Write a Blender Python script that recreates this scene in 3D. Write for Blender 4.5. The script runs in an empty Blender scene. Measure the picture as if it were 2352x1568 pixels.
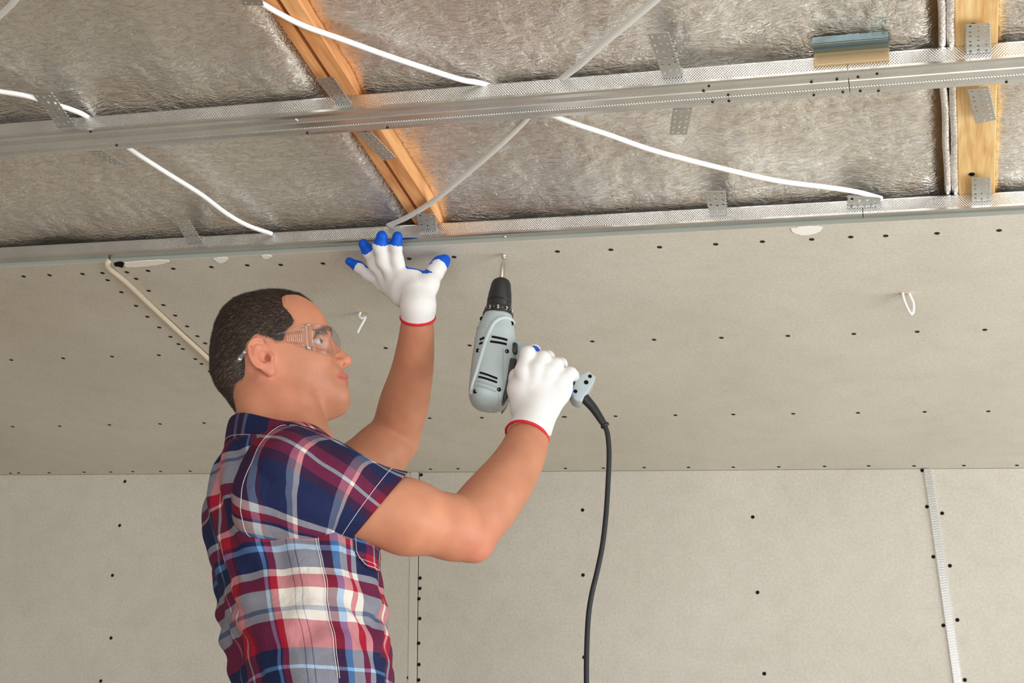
import bpy, bmesh, math, random
import numpy as np
from mathutils import Vector, Matrix, noise
random.seed(7); rng = np.random.default_rng(5)
scene = bpy.context.scene
COL = scene.collection

# ------------------------------------------------------------------ camera
FPX, CX, CY = 3490.0, 1176.0, 784.0
ZC, CAMZ = 1.976, 0.74                       # underside of the ceiling board, camera height
RX = np.array([0.95971909, -0.0304674, -0.2793045])
RY = np.array([0.26684424, 0.40999323, 0.872181])
RZ = np.array([0.08793987, -0.91157956, 0.40160838])
R = np.array([RX, RY, RZ])                   # camera (right, down, forward) -> world
O = np.array([0, 0, CAMZ])
cd = bpy.data.cameras.new('camera'); cam = bpy.data.objects.new('camera', cd); COL.objects.link(cam)
cd.sensor_width = 36; cd.lens = FPX / 2352 * 36; cd.clip_start = .05; cd.clip_end = 60
cr, cu, cb = R @ [1, 0, 0], R @ [0, -1, 0], R @ [0, 0, -1]
cam.matrix_world = Matrix([[cr[i], cu[i], cb[i], O[i]] for i in range(3)] + [[0, 0, 0, 1]])
scene.camera = cam
# ------------------------------------------------------------------ world, light, exposure
scene.view_settings.view_transform = 'Standard'; scene.view_settings.look = 'None'
scene.view_settings.gamma = 1; scene.view_settings.use_curve_mapping = False
scene.view_settings.exposure = 0.0
w = bpy.data.worlds.new('world'); scene.world = w; w.use_nodes = True
w.node_tree.nodes['Background'].inputs[0].default_value = (1.0, .97, .93, 1)
w.node_tree.nodes['Background'].inputs[1].default_value = .40
def area(name, loc, target, sx, sy, power, color):
    l = bpy.data.lights.new(name, 'AREA'); l.shape = 'RECTANGLE'; l.size = sx; l.size_y = sy
    l.energy = power; l.color = color
    o = bpy.data.objects.new(name, l); COL.objects.link(o); o.location = loc
    o.rotation_euler = (Vector(target) - Vector(loc)).to_track_quat('-Z', 'Y').to_euler(); return o
area('window_daylight', (2.5, 1.6, .62), (-.6, 2.6, 1.5), 2.4, 1.2, 104, (.86, .95, 1))
area('rear_window_daylight', (.3, -2.0, .65), (-.9, 2.2, 1.9), 2.8, 1.2, 84, (.96, .98, 1))

# ------------------------------------------------------------------ helpers
def ray(px, py): return R @ np.array([(px - CX) / FPX, (py - CY) / FPX, 1.0])
def P(px, py, d): return O + ray(px, py) * d
def onz(px, py, z): d = ray(px, py); return O + d * (z - O[2]) / d[2]
def ony(px, py, y): d = ray(px, py); return O + d * (y - O[1]) / d[1]
def unit(v): v = np.array(v, float); return v / np.linalg.norm(v)
def lin(r, g, b):
    f = lambda c: (c / 255 / 12.92) if c / 255 <= .04045 else ((c / 255 + .055) / 1.055) ** 2.4
    return (f(r), f(g), f(b), 1)
def mesh_obj(name, V, F, mat=None, parent=None, smooth=False, uv=None):
    me = bpy.data.meshes.new(name)
    me.from_pydata([tuple(map(float, v)) for v in V] if not isinstance(V, np.ndarray) else V.tolist(), [], [tuple(int(i) for i in f) for f in F] if not isinstance(F, np.ndarray) else F.tolist())
    if uv is not None:
        ul = me.uv_layers.new(name='UVMap'); vi = np.empty(len(me.loops), int); me.loops.foreach_get('vertex_index', vi)
        ul.data.foreach_set('uv', np.array(uv)[vi].astype(float).ravel())
    if smooth: me.polygons.foreach_set('use_smooth', [True] * len(me.polygons))
    o = bpy.data.objects.new(name, me); COL.objects.link(o)
    if mat: me.materials.append(mat)
    if parent: o.parent = parent
    return o
def tag(o, label=None, cat=None, group=None, kind=None):
    for k, v in (('label', label), ('category', cat), ('group', group), ('kind', kind)):
        if v: o[k] = v
    return o
def empty(name, loc=(0, 0, 0)):
    o = bpy.data.objects.new(name, None); COL.objects.link(o); o.location = loc; o.empty_display_size = .02; return o
def adopt(parent):                            # children were built in world coordinates
    bpy.context.view_layer.update()
    for c in parent.children: c.matrix_parent_inverse = parent.matrix_world.inverted()
class MB:
    def __init__(s): s.V = []; s.F = []; s.UV = []
    def add(s, V, F, UV=None):
        n = len(s.V); s.V += [tuple(map(float, v)) for v in V]; s.F += [tuple(int(i) + n for i in f) for f in F]
        s.UV += list(UV) if UV is not None else [(0, 0)] * len(V)
    def box(s, c, e1, e2, e3):
        c, e1, e2, e3 = map(np.array, (c, e1, e2, e3))
        V = [c + a * e1 + b * e2 + d * e3 for a in (-1, 1) for b in (-1, 1) for d in (-1, 1)]
        s.add(V, [(0, 1, 3, 2), (4, 6, 7, 5), (0, 4, 5, 1), (2, 3, 7, 6), (0, 2, 6, 4), (1, 5, 7, 3)])
    def abox(s, a, b):
        a, b = np.array(a, float), np.array(b, float); h = (b - a) / 2
        s.box((a + b) / 2, (h[0], 0, 0), (0, h[1], 0), (0, 0, h[2]))
    def loft(s, rings, cap=True, closed=False, UV=None):
        n = len(rings[0]); V = [p for r in rings for p in r]; F = []
        m = len(rings)
        for i in range(m if closed else m - 1):
            for j in range(n):
                a, b = i * n + j, i * n + (j + 1) % n; c, d = ((i + 1) % m) * n + (j + 1) % n, ((i + 1) % m) * n + j
                F.append((a, b, c, d))
        if cap and not closed: F.append(tuple(range(n - 1, -1, -1))); F.append(tuple((m - 1) * n + j for j in range(n)))
        s.add(V, F, UV)
    def tube(s, pts, r, n=10, flat=1.0, upv=(0, 0, 1), cap=True):
        pts = [np.array(p, float) for p in pts]; rs = r if hasattr(r, '__len__') else [r] * len(pts); rings = []
        prev = None
        for i, p in enumerate(pts):
            t = unit(pts[min(i + 1, len(pts) - 1)] - pts[max(i - 1, 0)])
            a = np.cross(t, upv) if prev is None else prev - t * (prev @ t)
            if np.linalg.norm(a) < 1e-6: a = np.cross(t, (1, .1, 0))
            a = unit(a); b = np.cross(t, a); prev = a
            rings.append([p + rs[i] * (math.cos(q) * a + flat * math.sin(q) * b) for q in np.linspace(0, 2 * math.pi, n, endpoint=False)])
        s.loft(rings, cap)
    def build(s, name, mat, parent=None, smooth=False, uv=False):
        return mesh_obj(name, s.V, s.F, mat, parent, smooth, s.UV if uv else None)
def crom(pts, k=8):
    pts = [np.array(p, float) for p in pts]; out = []
    for i in range(len(pts) - 1):
        p0 = pts[max(i - 1, 0)]; p1 = pts[i]; p2 = pts[i + 1]; p3 = pts[min(i + 2, len(pts) - 1)]
        for j in range(k):
            t = j / k
            out.append(.5 * ((2 * p1) + (-p0 + p2) * t + (2 * p0 - 5 * p1 + 4 * p2 - p3) * t * t + (-p0 + 3 * p1 - 3 * p2 + p3) * t ** 3))
    out.append(pts[-1]); return out
def bevel(o, wd, seg=2):
    m = o.modifiers.new('bevel', 'BEVEL'); m.width = wd; m.segments = seg; m.limit_method = 'ANGLE'; m.angle_limit = .6; return o

# ------------------------------------------------------------------ materials
class NT:
    def __init__(s, name):
        s.m = bpy.data.materials.new(name); s.m.use_nodes = True; s.t = s.m.node_tree; s.b = s.t.nodes['Principled BSDF']
    def n(s, typ, **kw):
        nd = s.t.nodes.new(typ)
        for k, v in kw.items():
            if k.startswith('i_'):
                key = k[2:]; key = int(key) if key.isdigit() else key.replace('_', ' ')
                nd.inputs[key].default_value = v
            else: setattr(nd, k, v)
        return nd
    def l(s, a, ao, b, bi): s.t.links.new(a.outputs[ao], b.inputs[bi])
    def ramp(s, stops, interp='LINEAR'):
        r = s.n('ShaderNodeValToRGB'); r.color_ramp.interpolation = interp; e = r.color_ramp.elements
        while len(e) > 1: e.remove(e[-1])
        e[0].position = stops[0][0]; e[0].color = stops[0][1]
        for p, c in stops[1:]: q = e.new(p); q.color = c
        return r
    def mapping(s, scale, coord='Object', rot=(0, 0, 0)):
        tc = s.n('ShaderNodeTexCoord'); mp = s.n('ShaderNodeMapping'); mp.inputs['Scale'].default_value = scale
        mp.inputs['Rotation'].default_value = rot; s.l(tc, coord, mp, 'Vector'); return mp
    def math(s, op, a=None, b=None, c=None):
        m = s.n('ShaderNodeMath', operation=op)
        for i, v in enumerate((a, b, c)):
            if v is None: continue
            if isinstance(v, tuple): s.l(v[0], v[1], m, i)
            else: m.inputs[i].default_value = v
        return m
    def mix(s, fac, a, b, blend='MIX'):
        m = s.n('ShaderNodeMix', data_type='RGBA', blend_type=blend)
        for key, v in ((0, fac), (6, a), (7, b)):
            if isinstance(v, tuple) and len(v) == 2: s.l(v[0], v[1], m, key)
            else: m.inputs[key].default_value = v
        return m
    def bump(s, src, out, strength, dist):
        b = s.n('ShaderNodeBump'); b.inputs['Strength'].default_value = strength; b.inputs['Distance'].default_value = dist
        s.l(src, out, b, 'Height'); s.l(b, 'Normal', s.b, 'Normal'); return b
    def set(s, **kw):
        for k, v in kw.items(): s.b.inputs[k.replace('_', ' ')].default_value = v
        return s
def plain(name, col, rough=.5, metal=0, spec=.5, **kw):
    t = NT(name); t.set(Base_Color=col, Roughness=rough, Metallic=metal)
    t.b.inputs['Specular IOR Level'].default_value = spec
    for k, v in kw.items(): t.b.inputs[k.replace('_', ' ')].default_value = v
    return t.m
def m_board():
    t = NT('drywall_paper'); t.set(Roughness=.9); t.b.inputs['Specular IOR Level'].default_value = .15
    mp = t.mapping((1, 1, 1)); n1 = t.n('ShaderNodeTexNoise', i_Scale=3.0, i_Detail=6.0); t.l(mp, 0, n1, 0)
    n2 = t.n('ShaderNodeTexNoise', i_Scale=170.0, i_Detail=3.0); t.l(mp, 0, n2, 0)
    n3 = t.n('ShaderNodeTexNoise', i_Scale=22.0, i_Detail=4.0); t.l(mp, 0, n3, 0)
    r1 = t.ramp([(.3, lin(200, 193, 180)), (.7, lin(208, 201, 189))]); t.l(n1, 0, r1, 0)
    r2 = t.ramp([(.3, (.90, .90, .90, 1)), (.7, (1.04, 1.04, 1.04, 1))]); t.l(n2, 0, r2, 0)
    m = t.mix(1.0, (r1, 0), (r2, 0), 'MULTIPLY')
    r3 = t.ramp([(.25, (.955, .95, .94, 1)), (.5, (1, 1, 1, 1)), (.8, (1.03, 1.03, 1.03, 1))]); t.l(n3, 0, r3, 0)
    m2 = t.mix(1.0, (m, 2), (r3, 0), 'MULTIPLY')
    v = t.n('ShaderNodeTexVoronoi', i_Scale=13.0); t.l(mp, 0, v, 0)     # tiny paper scuffs
    rs = t.ramp([(0, (1, 1, 1, 1)), (.035, (0, 0, 0, 1))]); t.l(v, 'Distance', rs, 0)
    m3 = t.mix((rs, 0), (m2, 2), lin(226, 217, 203)); t.l(m3, 2, t.b, 'Base Color')
    t.bump(n2, 0, .12, .001); return t.m
def m_foil():
    t = NT('wrinkled_foil'); t.set(Metallic=1.0, Roughness=.30)
    g = t.mapping((1, 1, 1))
    warp = t.n('ShaderNodeTexNoise', i_Scale=9.0, i_Detail=2.0); t.l(g, 0, warp, 0)
    wm = t.n('ShaderNodeVectorMath', operation='MULTIPLY_ADD'); t.l(warp, 'Color', wm, 0)
    wm.inputs[1].default_value = (.045, .045, .045); t.l(g, 0, wm, 2)
    def ridged(scale, vs, w_):
        mp = t.n('ShaderNodeMapping'); mp.inputs['Scale'].default_value = vs; t.l(wm, 0, mp, 0)
        n = t.n('ShaderNodeTexNoise', i_Scale=scale, i_Detail=3.0, i_Roughness=.5, i_Distortion=.35); t.l(mp, 0, n, 0)
        a = t.math('SUBTRACT', (n, 0), .5); b = t.math('ABSOLUTE', (a, 0)); c = t.math('MULTIPLY', (b, 0), 9.0)
        d = t.math('MINIMUM', (c, 0), 1.0); return t.math('MULTIPLY', (d, 0), w_)
    r1 = ridged(70, (.5, 1.4, 1), .6); r2 = ridged(150, (.5, 1.5, 1), .4); r3 = ridged(26, (1.3, .6, 1), .35)
    s1 = t.math('ADD', (r1, 0), (r2, 0)); s2 = t.math('ADD', (s1, 0), (r3, 0))
    t.bump(s2, 0, .6, .0021)
    n4 = t.n('ShaderNodeTexNoise', i_Scale=4.0, i_Detail=3.0); t.l(g, 0, n4, 0)
    c = t.ramp([(.3, (.91, .88, .84, 1)), (.7, (.99, .96, .92, 1))]); t.l(n4, 0, c, 0)
    rc = t.ramp([(0, (.80, .74, .68, 1)), (.22, (1, 1, 1, 1))]); t.l(r1, 0, rc, 0)
    mx = t.mix(1.0, (c, 0), (rc, 0), 'MULTIPLY'); t.l(mx, 2, t.b, 'Base Color'); return t.m
def m_zinc(dots=True, name='galvanised_steel', col=(.80, .81, .80, 1), rough=.26):
    t = NT(name); t.set(Metallic=1.0, Roughness=rough)
    tc = t.n('ShaderNodeTexCoord'); n = t.n('ShaderNodeTexNoise', i_Scale=14.0, i_Detail=4.0); t.l(tc, 'Object', n, 0)
    r = t.ramp([(.3, tuple(c * .86 for c in col[:3]) + (1,)), (.7, col)]); t.l(n, 0, r, 0)
    if dots:
        sp = t.n('ShaderNodeSeparateXYZ'); t.l(tc, 'UV', sp, 0)
        fx = t.math('SINE', (t.math('MULTIPLY', (sp, 0), 2 * math.pi / .0042), 0)); fy = t.math('SINE', (t.math('MULTIPLY', (sp, 1), 2 * math.pi / .0042), 0))
        pr = t.math('MULTIPLY', (fx, 0), (fy, 0)); mk = t.n('ShaderNodeMath', operation='MULTIPLY')
        # the knurled bands: v counts metres round the section
        band = t.ramp([(0, (0,) * 4), (.0, (0, 0, 0, 1)), (.045, (1, 1, 1, 1)), (.20, (0, 0, 0, 1)), (.31, (1, 1, 1, 1)), (.42, (0, 0, 0, 1)), (.58, (1, 1, 1, 1)), (.69, (0, 0, 0, 1)), (.80, (1, 1, 1, 1)), (.955, (0, 0, 0, 1))], 'CONSTANT')
        bv = t.math('DIVIDE', (sp, 1), .114); t.l(bv, 0, band, 0)
        ps = t.math('MULTIPLY', (pr, 0), (band, 0))
        b = t.bump(ps, 0, .8, .0003)
        n3 = t.n('ShaderNodeTexNoise', i_Scale=5.0, i_Detail=2.0); t.l(tc, 'Object', n3, 0)
        b2 = t.n('ShaderNodeBump'); b2.inputs['Strength'].default_value = .5; b2.inputs['Distance'].default_value = .01; t.l(n3, 0, b2, 'Height'); t.l(b2, 'Normal', b, 'Normal')
        pp = t.math('MULTIPLY_ADD', (ps, 0), .16, .96)
        mx = t.mix(1.0, (r, 0), (pp, 0), 'MULTIPLY'); t.l(mx, 2, t.b, 'Base Color')
    else: t.l(r, 0, t.b, 'Base Color')
    return t.m
def m_wood(name, a, b, d):
    t = NT(name); t.set(Roughness=.62); mp = t.mapping((16, 1.6, 16))
    n = t.n('ShaderNodeTexNoise', i_Scale=3.0, i_Detail=5.0, i_Distortion=1.2); t.l(mp, 0, n, 0)
    mp2 = t.mapping((200, 6, 200)); n2 = t.n('ShaderNodeTexNoise', i_Scale=2.0, i_Detail=3.0); t.l(mp2, 0, n2, 0)
    r = t.ramp([(.3, b), (.5, a), (.68, d)]); t.l(n, 0, r, 0)
    r2 = t.ramp([(.3, (.86, .84, .8, 1)), (.7, (1.04, 1.04, 1.04, 1))]); t.l(n2, 0, r2, 0)
    m = t.mix(1.0, (r, 0), (r2, 0), 'MULTIPLY'); t.l(m, 2, t.b, 'Base Color'); t.bump(n2, 0, .2, .001); return t.m
def m_skin():
    t = NT('skin'); t.set(Roughness=.54); t.b.inputs['Specular IOR Level'].default_value = .35
    t.b.inputs['Subsurface Weight'].default_value = .12; t.b.inputs['Subsurface Radius'].default_value = (.02, .008, .004); t.b.inputs['Subsurface Scale'].default_value = .5
    a = t.n('ShaderNodeAttribute', attribute_name='tone'); g = t.mapping((1, 1, 1))
    n = t.n('ShaderNodeTexNoise', i_Scale=26.0, i_Detail=5.0); t.l(g, 0, n, 0)
    r = t.ramp([(.3, (.90, .86, .84, 1)), (.7, (1.05, 1.05, 1.04, 1))]); t.l(n, 0, r, 0)
    m = t.mix(1.0, (a, 'Color'), (r, 0), 'MULTIPLY')
    st = t.n('ShaderNodeAttribute', attribute_name='stubble'); v = t.n('ShaderNodeTexVoronoi', i_Scale=620.0); t.l(g, 0, v, 0)
    vr = t.ramp([(.1, (1, 1, 1, 1)), (.5, (.25, .25, .25, 1))]); t.l(v, 0, vr, 0)
    f = t.math('MULTIPLY', (vr, 0), (st, 'Fac')); m2 = t.mix((f, 0), (m, 2), lin(92, 66, 50)); t.l(m2, 2, t.b, 'Base Color')
    nb = t.n('ShaderNodeTexNoise', i_Scale=380.0, i_Detail=2.0); t.l(g, 0, nb, 0); t.bump(nb, 0, .12, .0008); return t.m
def m_hair():
    t = NT('dark_brown_hair'); t.set(Roughness=.5); t.b.inputs['Specular IOR Level'].default_value = .4
    a = t.n('ShaderNodeAttribute', attribute_name='shade'); r = t.ramp([(0, lin(38, 28, 23)), (.5, lin(70, 53, 43)), (1, lin(124, 102, 86))]); t.l(a, 'Fac', r, 0); t.l(r, 0, t.b, 'Base Color'); return t.m
NAVY, MAR, RED, WHT, LBL, GRY, CRM = lin(28, 36, 72), lin(74, 22, 44), lin(158, 26, 48), lin(212, 204, 194), lin(104, 152, 200), lin(120, 130, 150), lin(236, 226, 210)
SHU = [(18, NAVY), (4, GRY), (23, NAVY), (22, RED), (5, WHT), (22, RED), (10, MAR), (48, NAVY), (7, LBL), (5, NAVY), (14, RED), (30, WHT), (3, GRY), (10, WHT), (3, GRY), (30, WHT), (19, MAR), (12, LBL), (20, WHT), (11, RED), (12, WHT), (58, NAVY), (20, RED), (6, WHT), (21, RED), (63, NAVY)]
SHV = [(40, NAVY), (22, RED), (4, WHT), (22, RED), (30, NAVY), (5, LBL), (33, NAVY), (54, RED), (17, WHT), (9, GRY), (32, WHT), (26, RED), (13, WHT), (33, NAVY), (10, LBL), (8, NAVY), (25, RED), (14, WHT), (44, NAVY), (10, MAR), (6, WHT), (25, RED), (50, WHT), (10, GRY), (20, WHT)]
def m_plaid(name='plaid_cotton', offu=0.0, offv=0.0, su=None, sv=None, pu=.496, pv=.46):
    t = NT(name); t.set(Roughness=.85); t.b.inputs['Specular IOR Level'].default_value = .2
    tc = t.n('ShaderNodeTexCoord'); sp = t.n('ShaderNodeSeparateXYZ'); t.l(tc, 'UV', sp, 0)
    nz = t.n('ShaderNodeTexNoise', i_Scale=10.0, i_Detail=2.0); t.l(tc, 'Object', nz, 0)
    def axis(i, per, off, seq):
        wob = t.math('MULTIPLY_ADD', (nz, 0), .012, off - .006)
        c = t.math('ADD', (sp, i), (wob, 0)); d = t.math('DIVIDE', (c, 0), per); fr = t.math('FRACT', (d, 0))
        tot = sum(s[0] for s in seq); pos = 0; st = []
        for wd, co in seq: st.append((pos / tot, co)); pos += wd
        r = t.ramp(st, 'CONSTANT'); t.l(fr, 0, r, 0); return r
    u = axis(0, pu, offu, su or SHU)
    v = axis(1, pv, offv, sv or SHV)
    a_ = t.mix(.5, (u, 0), (v, 0)); g_ = t.mix(1.0, (u, 0), (v, 0), 'MULTIPLY'); gm = t.n('ShaderNodeGamma', i_Gamma=.5); t.l(g_, 2, gm, 'Color'); m = t.mix(.5, (a_, 2), (gm, 0))
    wv = t.n('ShaderNodeTexWave', i_Scale=260.0); t.l(tc, 'UV', wv, 0); wr = t.ramp([(0, (.93, .93, .93, 1)), (1, (1.04, 1.04, 1.04, 1))]); t.l(wv, 0, wr, 0)
    m2 = t.mix(1.0, (m, 2), (wr, 0), 'MULTIPLY'); t.l(m2, 2, t.b, 'Base Color')
    n2 = t.n('ShaderNodeTexNoise', i_Scale=16.0, i_Detail=4.0, i_Distortion=.6); t.l(tc, 'Object', n2, 0); t.bump(n2, 0, .6, .014); return t.m
def m_glove():
    t = NT('knitted_glove'); t.set(Roughness=.9); t.b.inputs['Specular IOR Level'].default_value = .2
    a = t.n('ShaderNodeAttribute', attribute_name='dip'); tc = t.n('ShaderNodeTexCoord'); at = t.n('ShaderNodeAttribute', attribute_name='knit')
    n = t.n('ShaderNodeTexNoise', i_Scale=240.0, i_Detail=2.0); t.l(tc, 'Object', n, 0)
    fz = t.math('MULTIPLY_ADD', (n, 0), .30, (a, 'Fac')); sel = t.math('GREATER_THAN', (fz, 0), .65)
    k = t.math('SINE', (t.math('MULTIPLY', (at, 'Fac'), 2 * math.pi / .0023), 0)); kr = t.ramp([(0, lin(212, 207, 203)), (1, lin(232, 229, 226))])
    k01 = t.math('MULTIPLY_ADD', (k, 0), .5, .5); t.l(k01, 0, kr, 0)
    m = t.mix((sel, 0), (kr, 0), lin(10, 84, 196)); t.l(m, 2, t.b, 'Base Color')
    rr = t.math('MULTIPLY_ADD', (sel, 0), -.42, .9); t.l(rr, 0, t.b, 'Roughness')
    inv = t.math('SUBTRACT', 1.0, (sel, 0)); h = t.math('MULTIPLY', (k01, 0), (inv, 0)); t.bump(h, 0, .3, .0006); return t.m
def m_clear(name, tint=(.97, .975, .98, 1), fac=.03, rough=.10):
    t = NT(name); t.t.nodes.remove(t.b); out = t.t.nodes['Material Output']
    tr = t.n('ShaderNodeBsdfTransparent'); tr.inputs[0].default_value = tint; gl = t.n('ShaderNodeBsdfGlossy'); gl.inputs['Roughness'].default_value = rough
    lw = t.n('ShaderNodeLayerWeight', i_Blend=.5); p = t.math('POWER', (lw, 'Facing'), 4.0); f = t.math('MULTIPLY_ADD', (p, 0), .35, fac); mx = t.n('ShaderNodeMixShader')
    t.l(f, 0, mx, 0); t.l(tr, 0, mx, 1); t.l(gl, 0, mx, 2); t.l(mx, 0, out, 0); return t.m
M = dict(board=m_board(), edge=plain('board_cut_edge', lin(168, 170, 160), .9), foil=m_foil(), zinc=m_zinc(), strap=m_zinc(False, 'strap_steel', (.62, .62, .60, 1), .42),
         brown=plain('yellowed_zinc', lin(196, 168, 130), .42, .6), dark=plain('dark_cavity', (.006, .006, .006, 1), .9, spec=.1),
         woodo=m_wood('orange_pine', lin(222, 158, 102), lin(196, 128, 76), lin(234, 176, 120)), woody=m_wood('yellow_pine', lin(226, 186, 126), lin(200, 150, 92), lin(238, 206, 152)),
         screw=plain('black_phosphate_screw', (.022, .018, .014, 1), .8, 0, .2), cable=plain('white_cable_sheath', lin(238, 238, 236), .42), cableg=plain('grey_white_cable', lin(206, 203, 198), .5),
         cord=plain('cream_cord', lin(222, 206, 184), .6), torn=plain('torn_paper', lin(243, 238, 230), .85), filler=plain('filler', lin(206, 202, 186), .9),
         skin=m_skin(), plaid=m_plaid(offv=.03), plaid2=m_plaid('plaid_cotton_sleeve', 0, 0, [(52, MAR), (8, GRY), (4, MAR), (26, NAVY), (7, GRY), (5, WHT), (40, NAVY), (10, GRY), (5, WHT), (30, NAVY)], [(4, WHT), (5, NAVY), (5, WHT), (18, NAVY), (14, MAR), (11, RED), (4, WHT), (10, RED), (8, MAR), (40, NAVY), (8, WHT), (9, RED), (4, NAVY), (16, WHT), (22, LBL), (9, WHT), (14, RED), (30, NAVY)], .19, .31), plaid3=m_plaid('plaid_cotton_collar', .0, .0, [(30, MAR), (5, GRY), (10, MAR), (5, GRY), (26, NAVY), (14, RED)], [(30, RED), (40, NAVY), (10, MAR)], .11, .10), glove=m_glove(), red=plain('red_elastic', lin(205, 18, 34), .7),
         hair=m_hair(), brow=plain('brow_hair', lin(58, 42, 32), .7), eye=plain('eye_white', lin(172, 168, 166), .3), iris=plain('iris', lin(54, 60, 58), .2),
         grey=plain('grey_plastic', lin(166, 176, 176), .42), black=plain('black_plastic', lin(30, 31, 33), .42), rubber=plain('black_rubber', lin(26, 28, 32), .5), steel=plain('polished_steel', (.72, .70, .67, 1), .22, 1),
         ink=plain('white_print', lin(225, 225, 225), .6), clear=m_clear('clear_plastic'), clearb=m_clear('clear_plastic_edge', (.97, .97, .98, 1), .22, .25), thread=plain('white_thread', lin(226, 220, 218), .8),
         denim=plain('dark_denim', lin(36, 42, 62), .9), shoe=plain('shoe_leather', lin(50, 40, 34), .6), floor=plain('plywood_floor', lin(222, 204, 180), .8), silver=plain('silver_tape', (.8, .8, .8, 1), .35, 1))

# ================================================================== SETTING
YW = 3.464                                    # back wall
mb = MB(); mb.abox((-5.5, -3.2, -.05), (2.8, YW + .1, 0)); tag(mb.build('floor', M['floor']), 'bare beige plywood floor of the attic room', 'floor', kind='structure')
mb = MB(); mb.abox((-4.2, YW + .0126, 0), (2.2, YW + .08, 2.2)); tag(mb.build('wall_back', plain('wall_frame', lin(92, 88, 80), .9)), 'framing behind the back wall boards', 'wall', kind='structure')
mb = MB(); mb.abox((-4.2, .2, 2.16), (2.2, YW + .08, 2.2)); tag(mb.build('ceiling', M['dark']), 'dark roof deck above the foil insulation', 'ceiling', kind='structure')

def board(name, pts, frame, label, thick=.0125, under=0):
    """flat gypsum board: outline pts (a,b) on a plane given by frame=(origin, ea, eb, normal-into-structure)"""
    o0, ea, eb, nn = map(np.array, frame); n = len(pts)
    V = [o0 + a * ea + b * eb for a, b in pts] + [o0 + a * ea + (b + (under if b < 2.3 else 0)) * eb + nn * thick for a, b in pts]
    F = [tuple(range(n)), tuple(range(2 * n - 1, n - 1, -1))] + [(i, i + n, (i + 1) % n + n, (i + 1) % n) for i in range(n)]
    o = mesh_obj(name, V, F, M['board']); o.data.materials.append(M['edge'])
    for p in o.data.polygons[2:]: p.material_index = 1
    tag(o, label, 'drywall board'); bevel(o, .0012, 2); return o
def screws(o, pts, nrm, rad=.0042):
    base = None
    for p in pts:
        if base is None:
            m = MB(); nn = unit(nrm); a = unit(np.cross(nn, (.3, .5, .8))); b = np.cross(nn, a); prof = [(rad * 1.08, .0001), (rad, .0004), (rad * .75, .0003), (rad * .35, .0001), (.0001, .0001)]
            m.loft([[r * (math.cos(q) * a + math.sin(q) * b) + nn * h for q in np.linspace(0, 2 * math.pi, 14, endpoint=False)] for r, h in prof])
            s = m.build('drywall_screw', M['screw'], o, True); base = s
        else: s = base.copy(); COL.objects.link(s); s.parent = o
        s.location = tuple(p)
# ceiling boards (world X to the right, Y away)
S = .909
c1 = lambda L: [(x / 2.8, y / 2.8 + 560) for x, y in L]
c4 = lambda L: [(x / 2.528 + 1260, y / 2.528 + 480) for x, y in L]
c5 = lambda L: [(x / 2.24 + 1752, y / 2.24 + 400) for x, y in L]
XS = -1.551                                   # seam between the two ceiling boards
fr = ((0, 0, ZC), (1, 0, 0), (0, 1, 0), (0, 0, 1))
bR = board('drywall_board', [(XS + .0015, 2.266), (.95, 2.256), (.95, YW + .012), (XS + .0015, YW + .012)], fr, 'large beige plasterboard on the ceiling being screwed up, right of the cord seam', .0125, .006)
bL = board('drywall_board', [(-3.2, 2.258), (XS - .0015, 2.262), (XS - .0015, YW + .012), (-3.2, YW + .012)], fr, 'beige plasterboard on the ceiling left of the cord seam, behind the head', .0125, .006)
sl = c1([(152, 209), (319, 201), (531, 193), (659, 187), (693, 233), (781, 310), (875, 398), (948, 468), (1025, 537), (1097, 597), (1148, 644), (1176, 675), (1257, 740), (1296, 771), (1349, 821),
         (73, 746), (407, 735), (721, 724), (1022, 715), (82, 1175), (384, 1171), (704, 1163), (1029, 1157), (1313, 1151), (1032, 1462), (1223, 1461), (68, 1474), (120, 1472), (316, 1471), (541, 1467), (713, 1466), (854, 1463)])
sr = c1([(816, 182), (952, 173), (1115, 159), (1360, 149), (876, 224), (957, 301), (1051, 393), (1127, 460), (1204, 530), (1270, 593), (1320, 639)]) \
    + c4([(52, 246), (362, 236), (645, 221), (971, 204), (1242, 189), (255, 768), (613, 758), (1004, 747), (1390, 736), (88, 1206), (389, 1202), (737, 1196), (1073, 1192), (1421, 1188),
          (98, 1505), (318, 1503), (556, 1500), (813, 1499), (1073, 1498), (1337, 1496)]) \
    + c5([(252, 335), (453, 323), (633, 317), (897, 304), (1216, 289), (469, 821), (795, 810), (1143, 800), (490, 1227), (833, 1222), (1161, 1219), (318, 1502), (545, 1500), (779, 1500), (1035, 1498), (1308, 1497)]) \
    + [(568, 609), (645, 608), (742, 605), (940, 594), (1043, 590), (886, 799), (1079, 793), (1183, 790), (987, 960), (1107, 959), (1298, 957), (905, 1077), (989, 1077), (1052, 1076)]
screws(bL, [onz(x, y, ZC - .0002) for x, y in sl], (0, 0, -1)); screws(bR, [onz(x, y, ZC - .0002) for x, y in sr], (0, 0, -1))
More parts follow.
